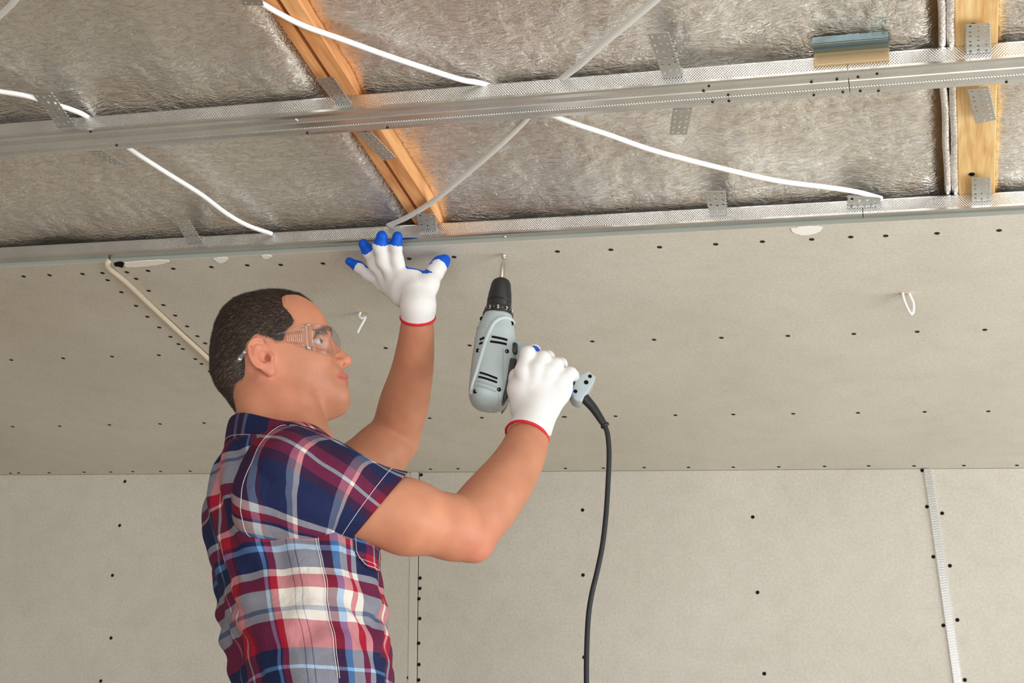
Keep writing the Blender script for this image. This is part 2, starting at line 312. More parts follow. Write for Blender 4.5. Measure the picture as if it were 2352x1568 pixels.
# torn paper patches on the front edge of the boards
def blob(name, parent, pts, z, mat):
    c = np.mean(pts, 0); rim = crom(list(pts) + [pts[0]], 5)[:-1]
    V = [onz(*(c + (np.array(p) - c) * (1 + .05 * math.sin(i * 2.4))), z) for i, p in enumerate(rim)]; n = len(V)
    V2 = [v - np.array([0, 0, .0012]) for v in V]; F = [(i, (i + 1) % n, (i + 1) % n + n, i + n) for i in range(n)] + [tuple(range(n, 2 * n))]
    return mesh_obj(name, V + V2, F, mat, parent)
blob('torn_paper', bR, [(1816, 524), (1850, 519), (1886, 521), (1880, 532), (1850, 539), (1825, 534)], ZC - .0003, M['torn'])
blob('torn_paper', bR, [(490, 593), (508, 590), (524, 592), (514, 602), (502, 602)], ZC - .0003, M['torn'])
blob('torn_paper', bR, [(600, 586), (612, 584), (625, 587), (616, 593), (606, 593)], ZC - .0003, M['torn'])
blob('torn_paper', bR, [(286, 602), (330, 598), (376, 596), (388, 599), (370, 606), (330, 611), (290, 612)], ZC - .0003, M['torn'])
blob('torn_hole', bR, [(262, 603), (275, 600), (284, 603), (282, 613), (272, 611), (264, 610)], ZC - .0004, M['dark'])
# wall boards
fw = ((0, YW, 0), (1, 0, 0), (0, 0, 1), (0, 1, 0)); TZ = ZC - .0006
xa, xb = -1.324, -1.094; s1t, s1b = -1.324, -1.324 + .1093 * 1.97; s2t, s2b = -.069, -.069 + .1093 * 1.97
w1 = board('drywall_board', [(-4.0, 0), (s1b - .001, 0), (s1t - .001, TZ), (-4.0, TZ)], fw, 'beige plasterboard on the back wall left of the seam behind the back of the man')
w2 = board('drywall_board', [(s1b + .001, 0), (s2b - .006, 0), (s2t - .006, TZ), (s1t + .001, TZ)], fw, 'wide beige plasterboard in the middle of the back wall behind the hanging power cord')
w3 = board('drywall_board', [(s2b + .006, 0), (2.0, 0), (2.0, TZ), (s2t + .006, TZ)], fw, 'beige plasterboard on the back wall right of the slanted metal bead')
c6 = lambda L: [(x / 2.969, y / 2.969 + 1040) for x, y in L]
c2 = lambda L: [(x / 2.8617 + 860, y / 2.8617 + 1020) for x, y in L]
c3 = lambda L: [(x / 2.8617 + 1752, y / 2.8617 + 1020) for x, y in L]
ww = lambda L: [ony(x, y, YW - .0002) for x, y in L]
screws(w1, ww(c6([(852, 194), (816, 494), (767, 834), (757, 1261), (687, 1554)]) + c2([(256, 776), (243, 958), (241, 1160), (224, 1533)])), (0, -1, 0))
screws(w2, ww(c2([(308, 201), (300, 879), (299, 947), (293, 1015), (298, 1145), (291, 1307), (293, 1447), (291, 1549), (1368, 432), (1371, 859), (1378, 1399)]) + c3([(1048, 172), (1079, 410), (1121, 739), (1187, 1190), (10, 1507)]) + [(1729, 1187), (1740, 1360)]), (0, -1, 0))
screws(w3, ww(c3([(1179, 453), (1230, 798), (1279, 1154), (1328, 1548)])), (0, -1, 0))
# metal bead in the right seam: perforated strip
mb = MB()
for k in range(330):
    z = TZ - .003 - k * .006; x = s2t + .1093 * (TZ - z)
    if z < .02: break
    mb.box((x, YW - .0035, z), (.0072, 0, .0012), (0, .0022, 0), (0, 0, .0021))
mb.box(((s2t + s2b) / 2, YW + .003, TZ / 2), ((s2b - s2t) / 2, 0, -TZ / 2), (0, .004, 0), (.0085, 0, 0))
tag(mb.build('metal_bead', M['silver']), 'ribbed silver metal bead running down the right wall seam', 'metal bead')
# plaster joint on the left seam
mb = MB(); mb.box(((s1t + s1b) / 2 - .012, YW - .0006, TZ / 2), ((s1b - s1t) / 2, 0, -TZ / 2), (0, .0006, 0), (.010, 0, 0))
mb.build('joint_paper', plain('joint_paper', lin(206, 199, 186), .9), w1)

# ------------------------------------------------------------------ foil insulation between the joists
JL0, JL1 = onz(600, 0, 2.0165)[0], onz(822, 215, 2.0165)[0]; JR0, JR1 = onz(2196, 200, 2.0165)[0], onz(2290, 200, 2.0165)[0]
def foil(x0, x1, y0, y1, label, seed):
    nx, ny = int((x1 - x0) / .0055) + 1, int((y1 - y0) / .0055) + 1
    xs, ys = np.linspace(x0, x1, nx), np.linspace(y0, y1, ny); V = []
    for y in ys:
        for x in xs:
            e = min(x - x0, x1 - x); tuck = math.exp(-e / .012) * (.045 if x1 - x < x - x0 else .004)
            p = Vector((x * 3.2 + seed, y * 2.0, seed)); z = 2.034 + .012 * noise.noise(p)
            z += .007 * noise.noise(Vector((x * 11 + .6 * y, y * 2.5, seed + 3)))           # cross folds running with the joists
            z += .0030 * abs(noise.noise(Vector((x * 30, y * 22, seed + 9)))) + .0022 * noise.noise(Vector((x * 60, y * 75, seed + 4)))
            for yy in (1.869, 2.288): z = z + (2.0205 + .030 * max(0, noise.noise(Vector((x * 4.5, yy * 3, seed + 20))) - .08) - z) * math.exp(-((y - yy) / .050) ** 2)
            V.append((x, y, max(z, 2.0195) + tuck))
    F = [(j * nx + i, (j + 1) * nx + i, (j + 1) * nx + i + 1, j * nx + i + 1) for j in range(ny - 1) for i in range(nx - 1)]
    o = mesh_obj('foil_insulation', V, F, M['foil'], smooth=True); m = o.modifiers.new('thick', 'SOLIDIFY'); m.thickness = .03; m.offset = -1
    return tag(o, label, 'insulation')
foil(-2.3, JL0 - .004, 1.15, 2.335, 'wrinkled silver foil insulation left of the orange joist', 1.3)
foil(JL1 + .0004, JR0 - .012, 1.15, 2.335, 'wrinkled silver foil insulation between the two wooden joists', 7.7)
foil(JR1 + .0004, .75, 1.15, 2.335, 'bright silver foil insulation right of the right joist', 12.1)
def joist(x0, x1, mat, label, grooved):
    g = .011
    if grooved:
        prof = [(x0, .012), (x0, .075), (x1, .075), (x1, 0), (x0 + .56 * (x1 - x0), 0), (x0 + .56 * (x1 - x0), .016), (x0 + .38 * (x1 - x0), .016), (x0 + .38 * (x1 - x0), .004), (x0, .004)]
        prof = [(x0, .004), (x0, .075), (x1, .075), (x1, 0), (x0 + .50 * (x1 - x0), 0), (x0 + .50 * (x1 - x0), .016), (x0 + .34 * (x1 - x0), .016), (x0 + .34 * (x1 - x0), .004)]
    else: prof = [(x0, 0), (x0, .08), (x1, .08), (x1, 0)]
    n = len(prof); V = [(a, y, 2.0165 + b) for y in (.9, 3.40) for a, b in prof]
    F = [tuple(range(n)), tuple(range(2 * n - 1, n - 1, -1))] + [(i, i + n, (i + 1) % n + n, (i + 1) % n) for i in range(n)]
    o = mesh_obj('roof_joist', V, F, mat); bevel(o, .0015); return tag(o, label, 'wooden joist')
jl = joist(JL0, JL1, M['woodo'], 'orange grooved pine joist above the gloved left hand', True)
jr = joist(JR0, JR1, M['woody'], 'pale yellow pine joist at the right end of the ceiling', False)
for (x, y) in ((2235, 133 - 75), (2232, 400)):
    q = onz(x, y, 2.0163); mb = MB(); mb.tube([q + (0, 0, .001), q - (0, 0, .0012)], [.006, .004], 9); mb.build('knot', M['dark'], jr)
# rolled foil tail beside the right joist
mb = MB(); xr = JR0 - .004
for off, rr in ((0, .0065), (-.012, .0055)):
    mb.tube([(xr + off + .004 * noise.noise(Vector((y * 8, off * 50, 2))), y, 2.022 + .002 * noise.noise(Vector((y * 14, 5, off * 40)))) for y in np.linspace(1.2, 2.255, 60)], rr, 10)
tag(mb.build('foil_fold', M['foil'], smooth=True), 'folded grey foil edge tucked along the right joist', 'foil fold')

# ------------------------------------------------------------------ metal ceiling channels
def channel(x0, x1, ya, zb, label, name='ceiling_channel'):
    w_, h = .060, .027
    sec = [(0.004, h - .001, 0), (.0, h, .004), (0, 0.0018, .029), (.002, 0, .031), (.019, 0, .048), (.0205, .0022, .051), (.0225, .0022, .053), (.024, 0, .056), (.036, 0, .068), (.0375, .0022, .071), (.0395, .0022, .073), (.041, 0, .076), (.058, 0, .093), (.06, .0018, .095), (.06, h, .120), (.056, h - .001, .124)]
    nx = max(2, int((x1 - x0) / .08)); xs = np.linspace(x0, x1, nx); V = []; UV = []; F = []; n = len(sec)
    for x in xs:
        for (y, z, v) in sec: V.append((x, ya + y, zb + z)); UV.append((x, v * .92))
    for i in range(nx - 1):
        for j in range(n - 1): F.append((i * n + j, (i + 1) * n + j, (i + 1) * n + j + 1, i * n + j + 1))
    o = mesh_obj(name, V, F, M['zinc'], uv=UV); m = o.modifiers.new('sheet', 'SOLIDIFY'); m.thickness = .0007; m.offset = -1
    return tag(o, label, 'metal channel', 'galvanised ceiling channels')
ZB = ZC + .0127
xA = onz(1950, 190, ZB)[0]; xB = onz(1983, 500, ZB)[0]
chA = channel(-2.3, xA - .0006, 1.839, ZB, 'long galvanised channel crossing under the foil, left of its joint')
chA2 = channel(xA + .0006, .8, 1.839, ZB, 'galvanised channel crossing under the right joist, right of the joint with connector')
chB = channel(-2.3, xB - .0006, 2.256, ZB, 'galvanised channel along the board edge behind the gloved fingers')
chB2 = channel(xB + .0006, .8, 2.256, ZB, 'galvanised channel along the board edge at the right, under the pale joist')
def chscrews(o, pts):
    m = MB(); rings = [[(r * math.cos(q), r * math.sin(q), h) for q in np.linspace(0, 2 * math.pi, 10, endpoint=False)] for r, h in ((.0022, 0), (.002, -.0014), (.001, -.0018))]
    m.loft(rings); b = None
    for x, y in pts:
        if b is None: b = s = m.build('channel_screw', M['screw'], o, True)
        else: s = b.copy(); COL.objects.link(s); s.parent = o
        s.location = tuple(onz(x, y, ZB - .0002))
d8 = lambda L: [(x / 2.45 + 1452, y / 2.45) for x, y in L]
chscrews(chA, d8([(432, 482), (401, 509), (541, 532), (453, 572), (545, 567), (1008, 459), (1152, 444), (1022, 533), (1186, 516)]) + [(268, 333), (706, 305), (890, 292), (208, 302)])
chscrews(chA2, d8([(1271, 431), (1378, 413), (1284, 510), (1386, 509), (2106, 459)]))
def bright_screw(o, x, y):
    q = onz(x, y, ZB - .0005); m = MB(); m.loft([[(q[0] + r * math.cos(a), q[1] + r * math.sin(a), q[2] - h) for a in np.linspace(0, 2 * math.pi, 12, endpoint=False)] for r, h in ((.0045, 0), (.004, .0015), (.0012, .003))])
    m.build('bright_screw', M['steel'], o, True)
bright_screw(chA, 680, 276); bright_screw(chB, 1160, 545)
# channel connector
con = empty('channel_connector', tuple(onz(1955, 140, 2.01)))
a, b = onz(1869, 150, 2.0), onz(2042, 130, 2.0)
mb = MB(); mb.abox((a[0], 1.8335, 2.0), (b[0], 1.8385, 2.0225)); bevel(mb.build('front_flange', M['brown'], con), .0006)
mb = MB(); mb.abox((a[0], 1.812, 2.0195), (b[0], 1.834, 2.0215)); mb.abox((a[0], 1.811, 2.0215), (b[0], 1.8135, 2.032)); mb.abox((a[0], 1.821, 2.0175), (b[0], 1.823, 2.0195)); mb.build('top_flange', m_zinc(False, 'blue_zinc', (.20, .27, .29, 1), .3), con)
mb = MB(); mb.abox((a[0] - .02, 1.899, 1.999), (b[0] + .01, 1.911, 2.0005)); mb.build('rear_flange', M['strap'], con)
adopt(con); tag(con, 'zinc channel connector clipped over the joint with a yellowed front flange', 'connector')

# ------------------------------------------------------------------ perforated hangers
def plate(mb, q, nu, nv, z, teeth=True, bend=0):
    q = [onz(*p, z) for p in q]
    if bend: q[0] = q[0] + np.array([0, 0, bend]); q[1] = q[1] + np.array([0, 0, bend])
    def pt(u, v): return (1 - v) * ((1 - u) * q[0] + u * q[1]) + v * ((1 - u) * q[3] + u * q[2])
    V = []; F = []
    for i in range(nu):
        for j in range(nv):
            c = (i + .5, j + .5); b0 = len(V)
            for k in range(8):
                a = k * math.pi / 4; dx, dy = math.cos(a), math.sin(a); m = .5 / max(abs(dx), abs(dy)); V.append(pt((c[0] + dx * m) / nu, (c[1] + dy * m) / nv))
            off = .12 if (i + j) % 2 else -.05
            for k in range(8):
                a = k * math.pi / 4; V.append(pt((c[0] + math.cos(a) * .20) / nu, (c[1] + off + math.sin(a) * .20) / nv))
            for k in range(8): k2 = (k + 1) % 8; F.append((b0 + k, b0 + k2, b0 + 8 + k2, b0 + 8 + k))
    if teeth:
        for u0, s in ((0, -1), (1, 1)):
            for j in range(nv * 2):
                if (j + (s > 0)) % 1 == 0:
                    b0 = len(V); V += [pt(u0, (j + .1) / (2 * nv)), pt(u0 + s * .055, (j + .5) / (2 * nv)), pt(u0, (j + .9) / (2 * nv))]; F.append((b0, b0 + 1, b0 + 2))
    mb.add(V, F)
def hanger(near, far, label, nu=3, nv=5, ch=1.839, z=2.004, nv2=5):
    e = empty('perforated_hanger'); c = np.mean([onz(*p, z) for p in near], 0)
    e.location = tuple(c)
    mb = MB(); plate(mb, near, nu, nv, z, True, .004); o = mb.build('near_wing', M['strap'], e); m = o.modifiers.new('t', 'SOLIDIFY'); m.thickness = .0009
    xl, xr = onz(*near[3], z)[0], onz(*near[2], z)[0]
    if ch: mb = MB(); mb.abox((xl, ch - .0022, z - .003), (xr, ch - .001, 2.0164)); mb.build('leg', M['strap'], e)
    if far:
        mb = MB(); plate(mb, far, nu, nv2, z, True, 0); o = mb.build('far_wing', M['strap'], e); m = o.modifiers.new('t', 'SOLIDIFY'); m.thickness = .0009
        mb = MB(); mb.abox((xl, ch + .0612, z - .003), (xr, ch + .0624, 2.0164)); mb.build('leg', M['strap'], e)
    adopt(e); return tag(e, label, 'hanger', 'perforated steel hangers')
hanger([(71, 216), (116, 216), (169, 284), (135, 292)], [(200, 347), (237, 347), (290, 378), (261, 378)], 'perforated steel hanger at the far left end of the upper channel, beside a white cable')
hanger([(724, 186), (764, 181), (806, 236), (778, 246)], [(817, 302), (852, 302), (909, 362), (880, 368)], 'perforated steel hanger under the orange joist on the upper channel', nv=6, nv2=6)
hanger([(1488, 82), (1533, 78), (1570, 178), (1528, 190)], [(1547, 249), (1590, 247), (1577, 308), (1539, 308)], 'perforated steel hanger standing out over the middle of the upper channel', nv=7)
hanger([(2219, 61), (2273, 58), (2275, 128), (2220, 131)], [(2223, 204), (2270, 199), (2287, 274), (2242, 283)], 'perforated steel hanger under the pale right joist on the upper channel', nv=7, nv2=7)
hanger([(402, 510), (433, 510), (463, 553), (432, 559)], None, 'small perforated hanger on the lower channel over a black hole in the foil', ch=2.256)
hanger([(957, 494), (998, 496), (1004, 531), (963, 531)], None, 'perforated hanger at the end of the orange joist just above the gloved fingers', ch=2.256, nv=4)
hanger([(1617, 443), (1664, 443), (1672, 500), (1634, 502)], None, 'perforated hanger on the lower channel right of the middle, away from any joist', ch=2.256)
hanger([(2232, 412), (2274, 412), (2276, 468), (2234, 470)], None, 'perforated hanger under the pale right joist on the lower channel', ch=2.256, nv=6)
h = hanger([(1948, 452), (2021, 458), (2015, 484), (1948, 486)], None, 'folded perforated hanger with rivets where the white cable ends on the lower channel', ch=2.256, nv=2, nu=4)
hanger([(553, -14), (596, -16), (604, 12), (557, 11)], None, 'perforated hanger cut by the top edge where the white cable starts beside the orange joist', ch=None, nv=3)
for (x, y) in ((1958, 476), (1972, 476), (1988, 475), (2003, 474)):
    q = onz(x, y, 2.0035); m = MB(); m.loft([[(q[0] + r * math.cos(a), q[1] + r * math.sin(a), q[2] - hh) for a in np.linspace(0, 2 * math.pi, 10, endpoint=False)] for r, hh in ((.0042, 0), (.0036, .0014), (.001, .0018))]); r_ = m.build('rivet', M['strap'], h, True); r_.matrix_parent_inverse = Matrix.Translation(h.location).inverted()
# ------------------------------------------------------------------ cables
def cable(name, px, z, r, mat, label, flat=1, cat='cable', zs=None):
    pts = crom([onz(x, y, (zs[i] if zs else z)) for i, (x, y) in enumerate(px)], 8); m = MB(); m.tube(pts, r, 12, flat); return tag(m.build(name, mat, smooth=True), label, cat)
cable('white_cable', [(596, 4), (640, 30), (700, 60), (790, 92), (890, 128), (980, 158), (1060, 183), (1115, 194), (1200, 228), (1282, 270), (1400, 310), (1500, 345), (1640, 382), (1780, 414), (1900, 430), (1970, 441), (2025, 456)], 2.0185, .0043, M['cable'],
      'white electric cable sagging from the orange joist down to the lower channel at the right', zs=[2.012] * 6 + [2.014, 2.0175, 2.0175, 2.0145, 2.012, 2.012, 2.012, 2.012, 2.012, 2.012, 2.012])
cable('white_cable', [(-20, 205), (0, 210), (60, 220), (120, 238), (165, 252), (200, 268), (250, 305), (300, 343), (380, 395), (460, 445), (520, 490), (570, 518), (625, 537)], 2.014, .0042, M['cable'],
      'white electric cable crossing the foil at the left behind the upper channel', zs=[2.011] * 4 + [2.014, 2.0175, 2.0175, 2.0135, 2.011, 2.011, 2.011, 2.011, 2.012])
cable('grey_cable', [(1530, -20), (1500, 5), (1440, 55), (1380, 105), (1330, 150), (1290, 182), (1240, 235), (1200, 282), (1140, 340), (1070, 400), (1000, 458), (940, 496), (892, 518)], 2.014, .0058, M['cableg'],
      'flat greyish cable running down from the top edge to the gloved hand', .6, zs=[2.011] * 4 + [2.0125, 2.0165, 2.0175, 2.0145, 2.011, 2.011, 2.010, 2.011, 2.013])
cable('grey_cable', [(-30, 62), (0, 36), (25, 12), (45, -12)], 2.011, .005, M['cableg'], 'short greyish cable end in the top left corner', .6)
zz = ZC - .0048
cable('cream_cord', [(252, 598), (247, 606), (253, 618), (290, 648), (350, 705), (420, 770), (479, 824), (560, 905), (640, 985), (715, 1060), (742, 1084)], zz, .0052, M['cord'],
      'cream cord stretched along the ceiling seam to the back wall behind the head', 1, 'cord', zs=[ZC + .002, ZC - .003] + [zz] * 9)
# short cable loops poking out of the ceiling
UP = unit((-.10862609, -.00535738, .99406824)); RT = unit(np.cross(np.cross(UP, R @ [1, 0, 0]), UP)); AW = unit(np.cross(UP, RT))
def loop(px, pts, r, label):
    h = onz(*px, ZC); m = MB(); m.tube(crom([h + RT * a + AW * c - UP * b for a, b, c in pts], 7), r, 10, .75)
    o = m.build('cable_loop', M['cable'], smooth=True); tag(o, label, 'cable loop')
    m = MB(); m.loft([[h + np.array([rr * math.cos(q) * (1 + .15 * math.sin(3 * q)), rr * .6 * math.sin(q), -dz]) for q in np.linspace(0, 2 * math.pi, 16, endpoint=False)] for rr, dz in ((.0115, .0001), (.0105, .0005))]); m.build('hole_rim', plain('hole_rim', lin(196, 176, 150), .9), o); return o
loop((2079, 673), [(-.005, -.004, 0), (-.004, .012, 0), (-.001, .026, 0), (.004, .040, 0), (.009, .039, 0), (.012, .022, 0), (.009, .008, 0), (.005, -.004, 0)], .0033, 'white cable loop hanging from a hole in the ceiling at the right')
loop((836, 718), [(-.006, -.003, 0), (-.009, .006, 0), (-.004, .013, 0), (.003, .010, 0), (-.001, .020, 0), (-.006, .030, 0), (-.012, .044, 0)], .0034, 'short cut white cable end poking from the ceiling beside the raised forearm')

# ================================================================== IMPLICIT SURFACES
class RC:                                     # rounded cone
    def __init__(s, a, b, ra, rb, k=.02, op='+'): s.a, s.b = np.array(a, float), np.array(b, float); s.ra, s.rb, s.k, s.op = ra, rb, k, op
    def __call__(s, p):
        ba = s.b - s.a; t = np.clip(((p - s.a) @ ba) / (ba @ ba + 1e-12), 0, 1); return np.linalg.norm(p - s.a - t[:, None] * ba, axis=1) - (s.ra + (s.rb - s.ra) * t)
class EL:                                     # ellipsoid with axes rows A
    def __init__(s, c, A, r, k=.02, op='+'): s.c = np.array(c, float); s.A = np.array(A, float); s.r = np.array(r, float); s.k, s.op = k, op
    def __call__(s, p):
        q = (p - s.c) @ s.A.T; k0 = np.linalg.norm(q / s.r, axis=1); k1 = np.linalg.norm(q / s.r ** 2, axis=1) + 1e-9; return k0 * (k0 - 1) / k1
class FN:
    def __init__(s, f, k=.01, op='+'): s.f, s.k, s.op = f, k, op
    def __call__(s, p): return s.f(p)
def evalp(prims, p, shrink=0):
    d = None
    for q in prims:
        v = q(p)
        if d is None: d = v; continue
        k = q.k
        if q.op == '+': h = np.maximum(k - np.abs(d - v), 0) / k; d = np.minimum(d, v) - h * h * k * .25
        else: v = -v; h = np.maximum(k - np.abs(d - v), 0) / k; d = np.maximum(d, v) + h * h * k * .25
    return d + shrink
def surface_nets(prims, lo, hi, h, shrink=0, B=12):
    lo, hi = np.array(lo, float), np.array(hi, float); nb = np.ceil((hi - lo) / (h * B)).astype(int); L = h * B
    g = np.stack(np.meshgrid(*[np.arange(n) for n in nb], indexing='ij'), -1).reshape(-1, 3); cen = lo + (g + .5) * L
    D = np.stack([q(cen) for q in prims]); d = evalp(prims, cen, shrink); diag = L * .87
    act = np.abs(d) < diag * 1.35 + .004; NX, NY, NZ = nb * B + 1
    ids, pos, quads = [], [], []
    loc = np.stack(np.meshgrid(*[np.arange(B + 1)] * 3, indexing='ij'), -1).reshape(-1, 3)
    for bi in np.nonzero(act)[0]:
        o = g[bi] * B; pts = lo + (o + loc) * h
        sub = [q for i, q in enumerate(prims) if D[i, bi] < diag * 1.4 + q.k * 1.5 + .012 + abs(shrink)]
        if not sub or sub[0].op != '+': continue
        f = evalp(sub, pts, shrink).reshape(B + 1, B + 1, B + 1)
        if f.min() > 0 or f.max() < 0: continue
        s = f < 0; cnt = np.zeros((B, B, B)); acc = np.zeros((B, B, B, 3))
        base = np.stack(np.meshgrid(*[np.arange(B)] * 3, indexing='ij'), -1)
        for ax in range(3):
            for du in (0, 1):
                for dv in (0, 1):
                    off = [0, 0, 0]; o1, o2 = [i for i in range(3) if i != ax]; off[o1], off[o2] = du, dv
                    sl0 = tuple(slice(off[i], off[i] + B) for i in range(3)); off2 = list(off); off2[ax] += 1; sl1 = tuple(slice(off2[i], off2[i] + B) for i in range(3))
                    a, b = f[sl0], f[sl1]; c = s[sl0] != s[sl1]; t = np.where(c, a / np.where(a == b, 1, a - b), 0)
                    q = base + np.array(off, float); q[..., ax] += t; acc += q * c[..., None]; cnt += c
        m = cnt > 0; cell = base[m]; gi = o + cell; ids.append((gi[:, 0] * NY + gi[:, 1]) * NZ + gi[:, 2]); pos.append(lo + (o + acc[m] / cnt[m][:, None]) * h)
        for ax in range(3):
            sl0 = tuple(slice(0, B) for _ in range(3)); sl1 = tuple(slice(1, B + 1) if i == ax else slice(0, B) for i in range(3)); c = s[sl0] != s[sl1]
            e = base[c] + o; flip = s[sl0][c]; o1, o2 = [(1, 2), (2, 0), (0, 1)][ax]
            def cid(d1, d2): q = e.copy(); q[:, o1] -= d1; q[:, o2] -= d2; return (q[:, 0] * NY + q[:, 1]) * NZ + q[:, 2]
            Q = np.stack([cid(0, 0), cid(1, 0), cid(1, 1), cid(0, 1)], 1); Q[~flip] = Q[~flip][:, ::-1]; quads.append(Q)
    ids = np.concatenate(ids); pos = np.concatenate(pos); Q = np.concatenate(quads)
    u, ix = np.unique(ids, return_index=True); pos = pos[ix]; k = np.searchsorted(u, Q); k = np.minimum(k, len(u) - 1); ok = (u[k] == Q).all(1)
    return pos, k[ok]
def setattr_f(me, name, vals): a = me.attributes.new(name, 'FLOAT', 'POINT'); a.data.foreach_set('value', np.asarray(vals, np.float32))
def setattr_c(me, name, vals): a = me.attributes.new(name, 'FLOAT_COLOR', 'POINT'); a.data.foreach_set('color', np.c_[vals, np.ones(len(vals))].astype(np.float32).ravel())
def relax(V, F, it=2, lam=.5):
    n = len(V); E = np.concatenate([F[:, [0, 1]], F[:, [1, 2]], F[:, [2, 3]], F[:, [3, 0]]]); E = np.concatenate([E, E[:, ::-1]])
    cnt = np.bincount(E[:, 0], minlength=n)[:, None] + 1e-9
    for _ in range(it):
        S_ = np.stack([np.bincount(E[:, 0], V[E[:, 1], i], n) for i in range(3)], 1) / cnt; V = V + lam * (S_ - V)
    return V

# ------------------------------------------------------------------ frames of the man
def depU(py, y0=812, d0=2.555):               # depth of a plumb line through the head centre
    ay, az = .905, -.425; k = (py - CY) / FPX; yc = (y0 - CY) / FPX * d0; s = (k * d0 - yc) / (ay - k * az); return d0 + az * s
A_ = math.radians(15); FW = RT * math.cos(A_) + AW * math.sin(A_); LF = -RT * math.sin(A_) + AW * math.cos(A_); TA = np.array([FW, LF, UP])
# head frame: x forward, y up, z his left
HD = 2.555; HC = P(625, 812, HD); v_ = unit(ray(625, 812)); psi = math.radians(5); er = unit(R @ [1, 0, 0] - v_ * ((R @ [1, 0, 0]) @ v_)); eu = np.cross(er, v_); eu = eu if eu @ UP > 0 else -eu
hx = math.cos(psi) * er + math.sin(psi) * v_; hz = math.cos(psi) * v_ - math.sin(psi) * er; rho_ = math.radians(15); eu, hz = eu * math.cos(rho_) + hz * math.sin(rho_), hz * math.cos(rho_) - eu * math.sin(rho_); HA = np.array([hx, eu, hz]); KAP = HD * np.linalg.norm(ray(625, 812)) / FPX
def HW(px, py, z=0.0):                        # point at z metres to his left of the head's mid-plane; the far side mirrors the near one
    r_ = ray(px, py); k = ((HC - O) @ hz - abs(z)) / (r_ @ hz); p = O + r_ * k
    return p if z <= 0 else p + hz * 2 * z
def L2(px, py, z=0.0): return (HW(px, py, z) - HC) @ HA.T
outl = [(600, 668), (560, 677), (535, 686), (509, 708), (493, 738), (484, 772), (480, 807), (481, 848), (489, 872), (500, 891), (516, 909), (529, 927), (541, 945), (560, 955), (600, 957), (650, 957), (692, 963), (734, 970), (755, 966), (782, 956), (795, 947), (803, 935), (805, 920), (800, 904), (794, 891),
        (797, 881), (794, 873.5), (797.5, 867), (790, 858), (785, 848), (770, 826), (756, 795), (757, 778), (757, 760), (748, 745), (736, 722), (720, 702), (704, 689), (686, 677), (653, 669), (625, 666.5)]
oq = np.array([L2(*p)[:2] for p in outl]); dense = []
for i in range(len(oq)):
    for t in np.linspace(0, 1, 12, endpoint=False): dense.append(oq[i] * (1 - t) + oq[(i + 1) % len(oq)] * t)
dense = np.array(dense); th = np.arctan2(dense[:, 1], dense[:, 0]); rh = np.hypot(*dense.T); od = np.argsort(th); th, rh = th[od], rh[od]
TG = np.linspace(-math.pi, math.pi, 1081); RG = np.interp(TG, np.r_[th - 2 * math.pi, th, th + 2 * math.pi], np.r_[rh, rh, rh]); ker = np.exp(-.5 * (np.arange(-12, 13) / 2.8) ** 2); ker /= ker.sum()
RG = np.convolve(np.r_[RG[-13:-1], RG, RG[1:13]], ker, 'same')[12:-12]
XCOR, YMO, YUP, YLO = L2(766, 872, -.026)[0], L2(795, 873.6)[1], L2(795, 866.5)[1], L2(795, 881)[1]
def head_outer(p):
    q = (p - HC) @ HA.T; r = np.linalg.norm(q, axis=1) + 1e-9; t = np.arctan2(q[:, 1], q[:, 0]); rho = np.interp(t, TG, RG); cb_ = np.hypot(q[:, 0], q[:, 1]) / r; sb = np.abs(q[:, 2]) / r
    W = .0775 - .017 * np.clip((-q[:, 1] - .02) / .09, 0, 1) ** 1.2; fr_ = np.clip(q[:, 0] / .1, 0, 1); lo2 = np.clip((-q[:, 1] + .005) / .03, 0, 1); n = 2.25 + fr_ * (.30 * (1 - lo2) - .50 * lo2); Rr = ((cb_ / rho) ** n + (sb / W) ** n) ** (-1 / n)
    xm = np.clip((q[:, 0] - XCOR) / .012, 0, 1); xm = xm * xm * (3 - 2 * xm); g1 = lambda y0, s_: np.exp(-((q[:, 1] - y0) / s_) ** 2)
    Rr = Rr + xm * (.0024 * g1(YUP, .0040) + .0026 * g1(YLO, .0042) - .0045 * g1(YMO, .0013)) - .0020 * g1(YLO - .0095, .004) * xm
    return (r - Rr) * .9
polyT = np.array([L2(*p, -.066)[:2] for p in [(655, 640), (658, 698), (675, 719), (684, 737), (679, 752), (664, 766), (655, 792), (636, 793), (613, 783), (590, 776), (574, 792), (570, 815), (573, 850), (578, 876), (574, 902), (562, 926), (552, 955), (552, 990), (440, 990), (440, 600), (655, 600)]])
polyF = np.array([L2(*p, -.0 if k_ < 2 else -.066)[:2] for k_, p in enumerate( [(730, 640), (722, 707), (694, 722), (684, 737), (679, 752), (664, 766), (655, 792), (636, 793), (613, 783), (590, 776), (574, 792), (570, 815), (573, 850), (578, 876), (574, 902), (562, 926), (552, 955), (552, 990), (440, 990), (440, 600), (730, 600)])])
def polysd(P2, poly):                         # + inside
    d = np.full(len(P2), 1e9); ins = np.zeros(len(P2), bool); n = len(poly)
    for i in range(n):
        a, b = poly[i], poly[(i + 1) % n]; e = b - a; w_ = P2 - a; t = np.clip((w_ @ e) / (e @ e), 0, 1); d = np.minimum(d, np.hypot(*(w_ - t[:, None] * e).T))
        c = ((a[1] > P2[:, 1]) != (b[1] > P2[:, 1])) & (P2[:, 0] < (b[0] - a[0]) * (P2[:, 1] - a[1]) / (b[1] - a[1] + 1e-12) + a[0]); ins ^= c
    return np.where(ins, d, -d)
def scalp(q):
    a, b = polysd(q[:, :2], polyT), polysd(q[:, :2], polyF); w_ = np.clip((.052 - np.abs(q[:, 2])) / .018, 0, 1); return a * (1 - w_) + b * w_
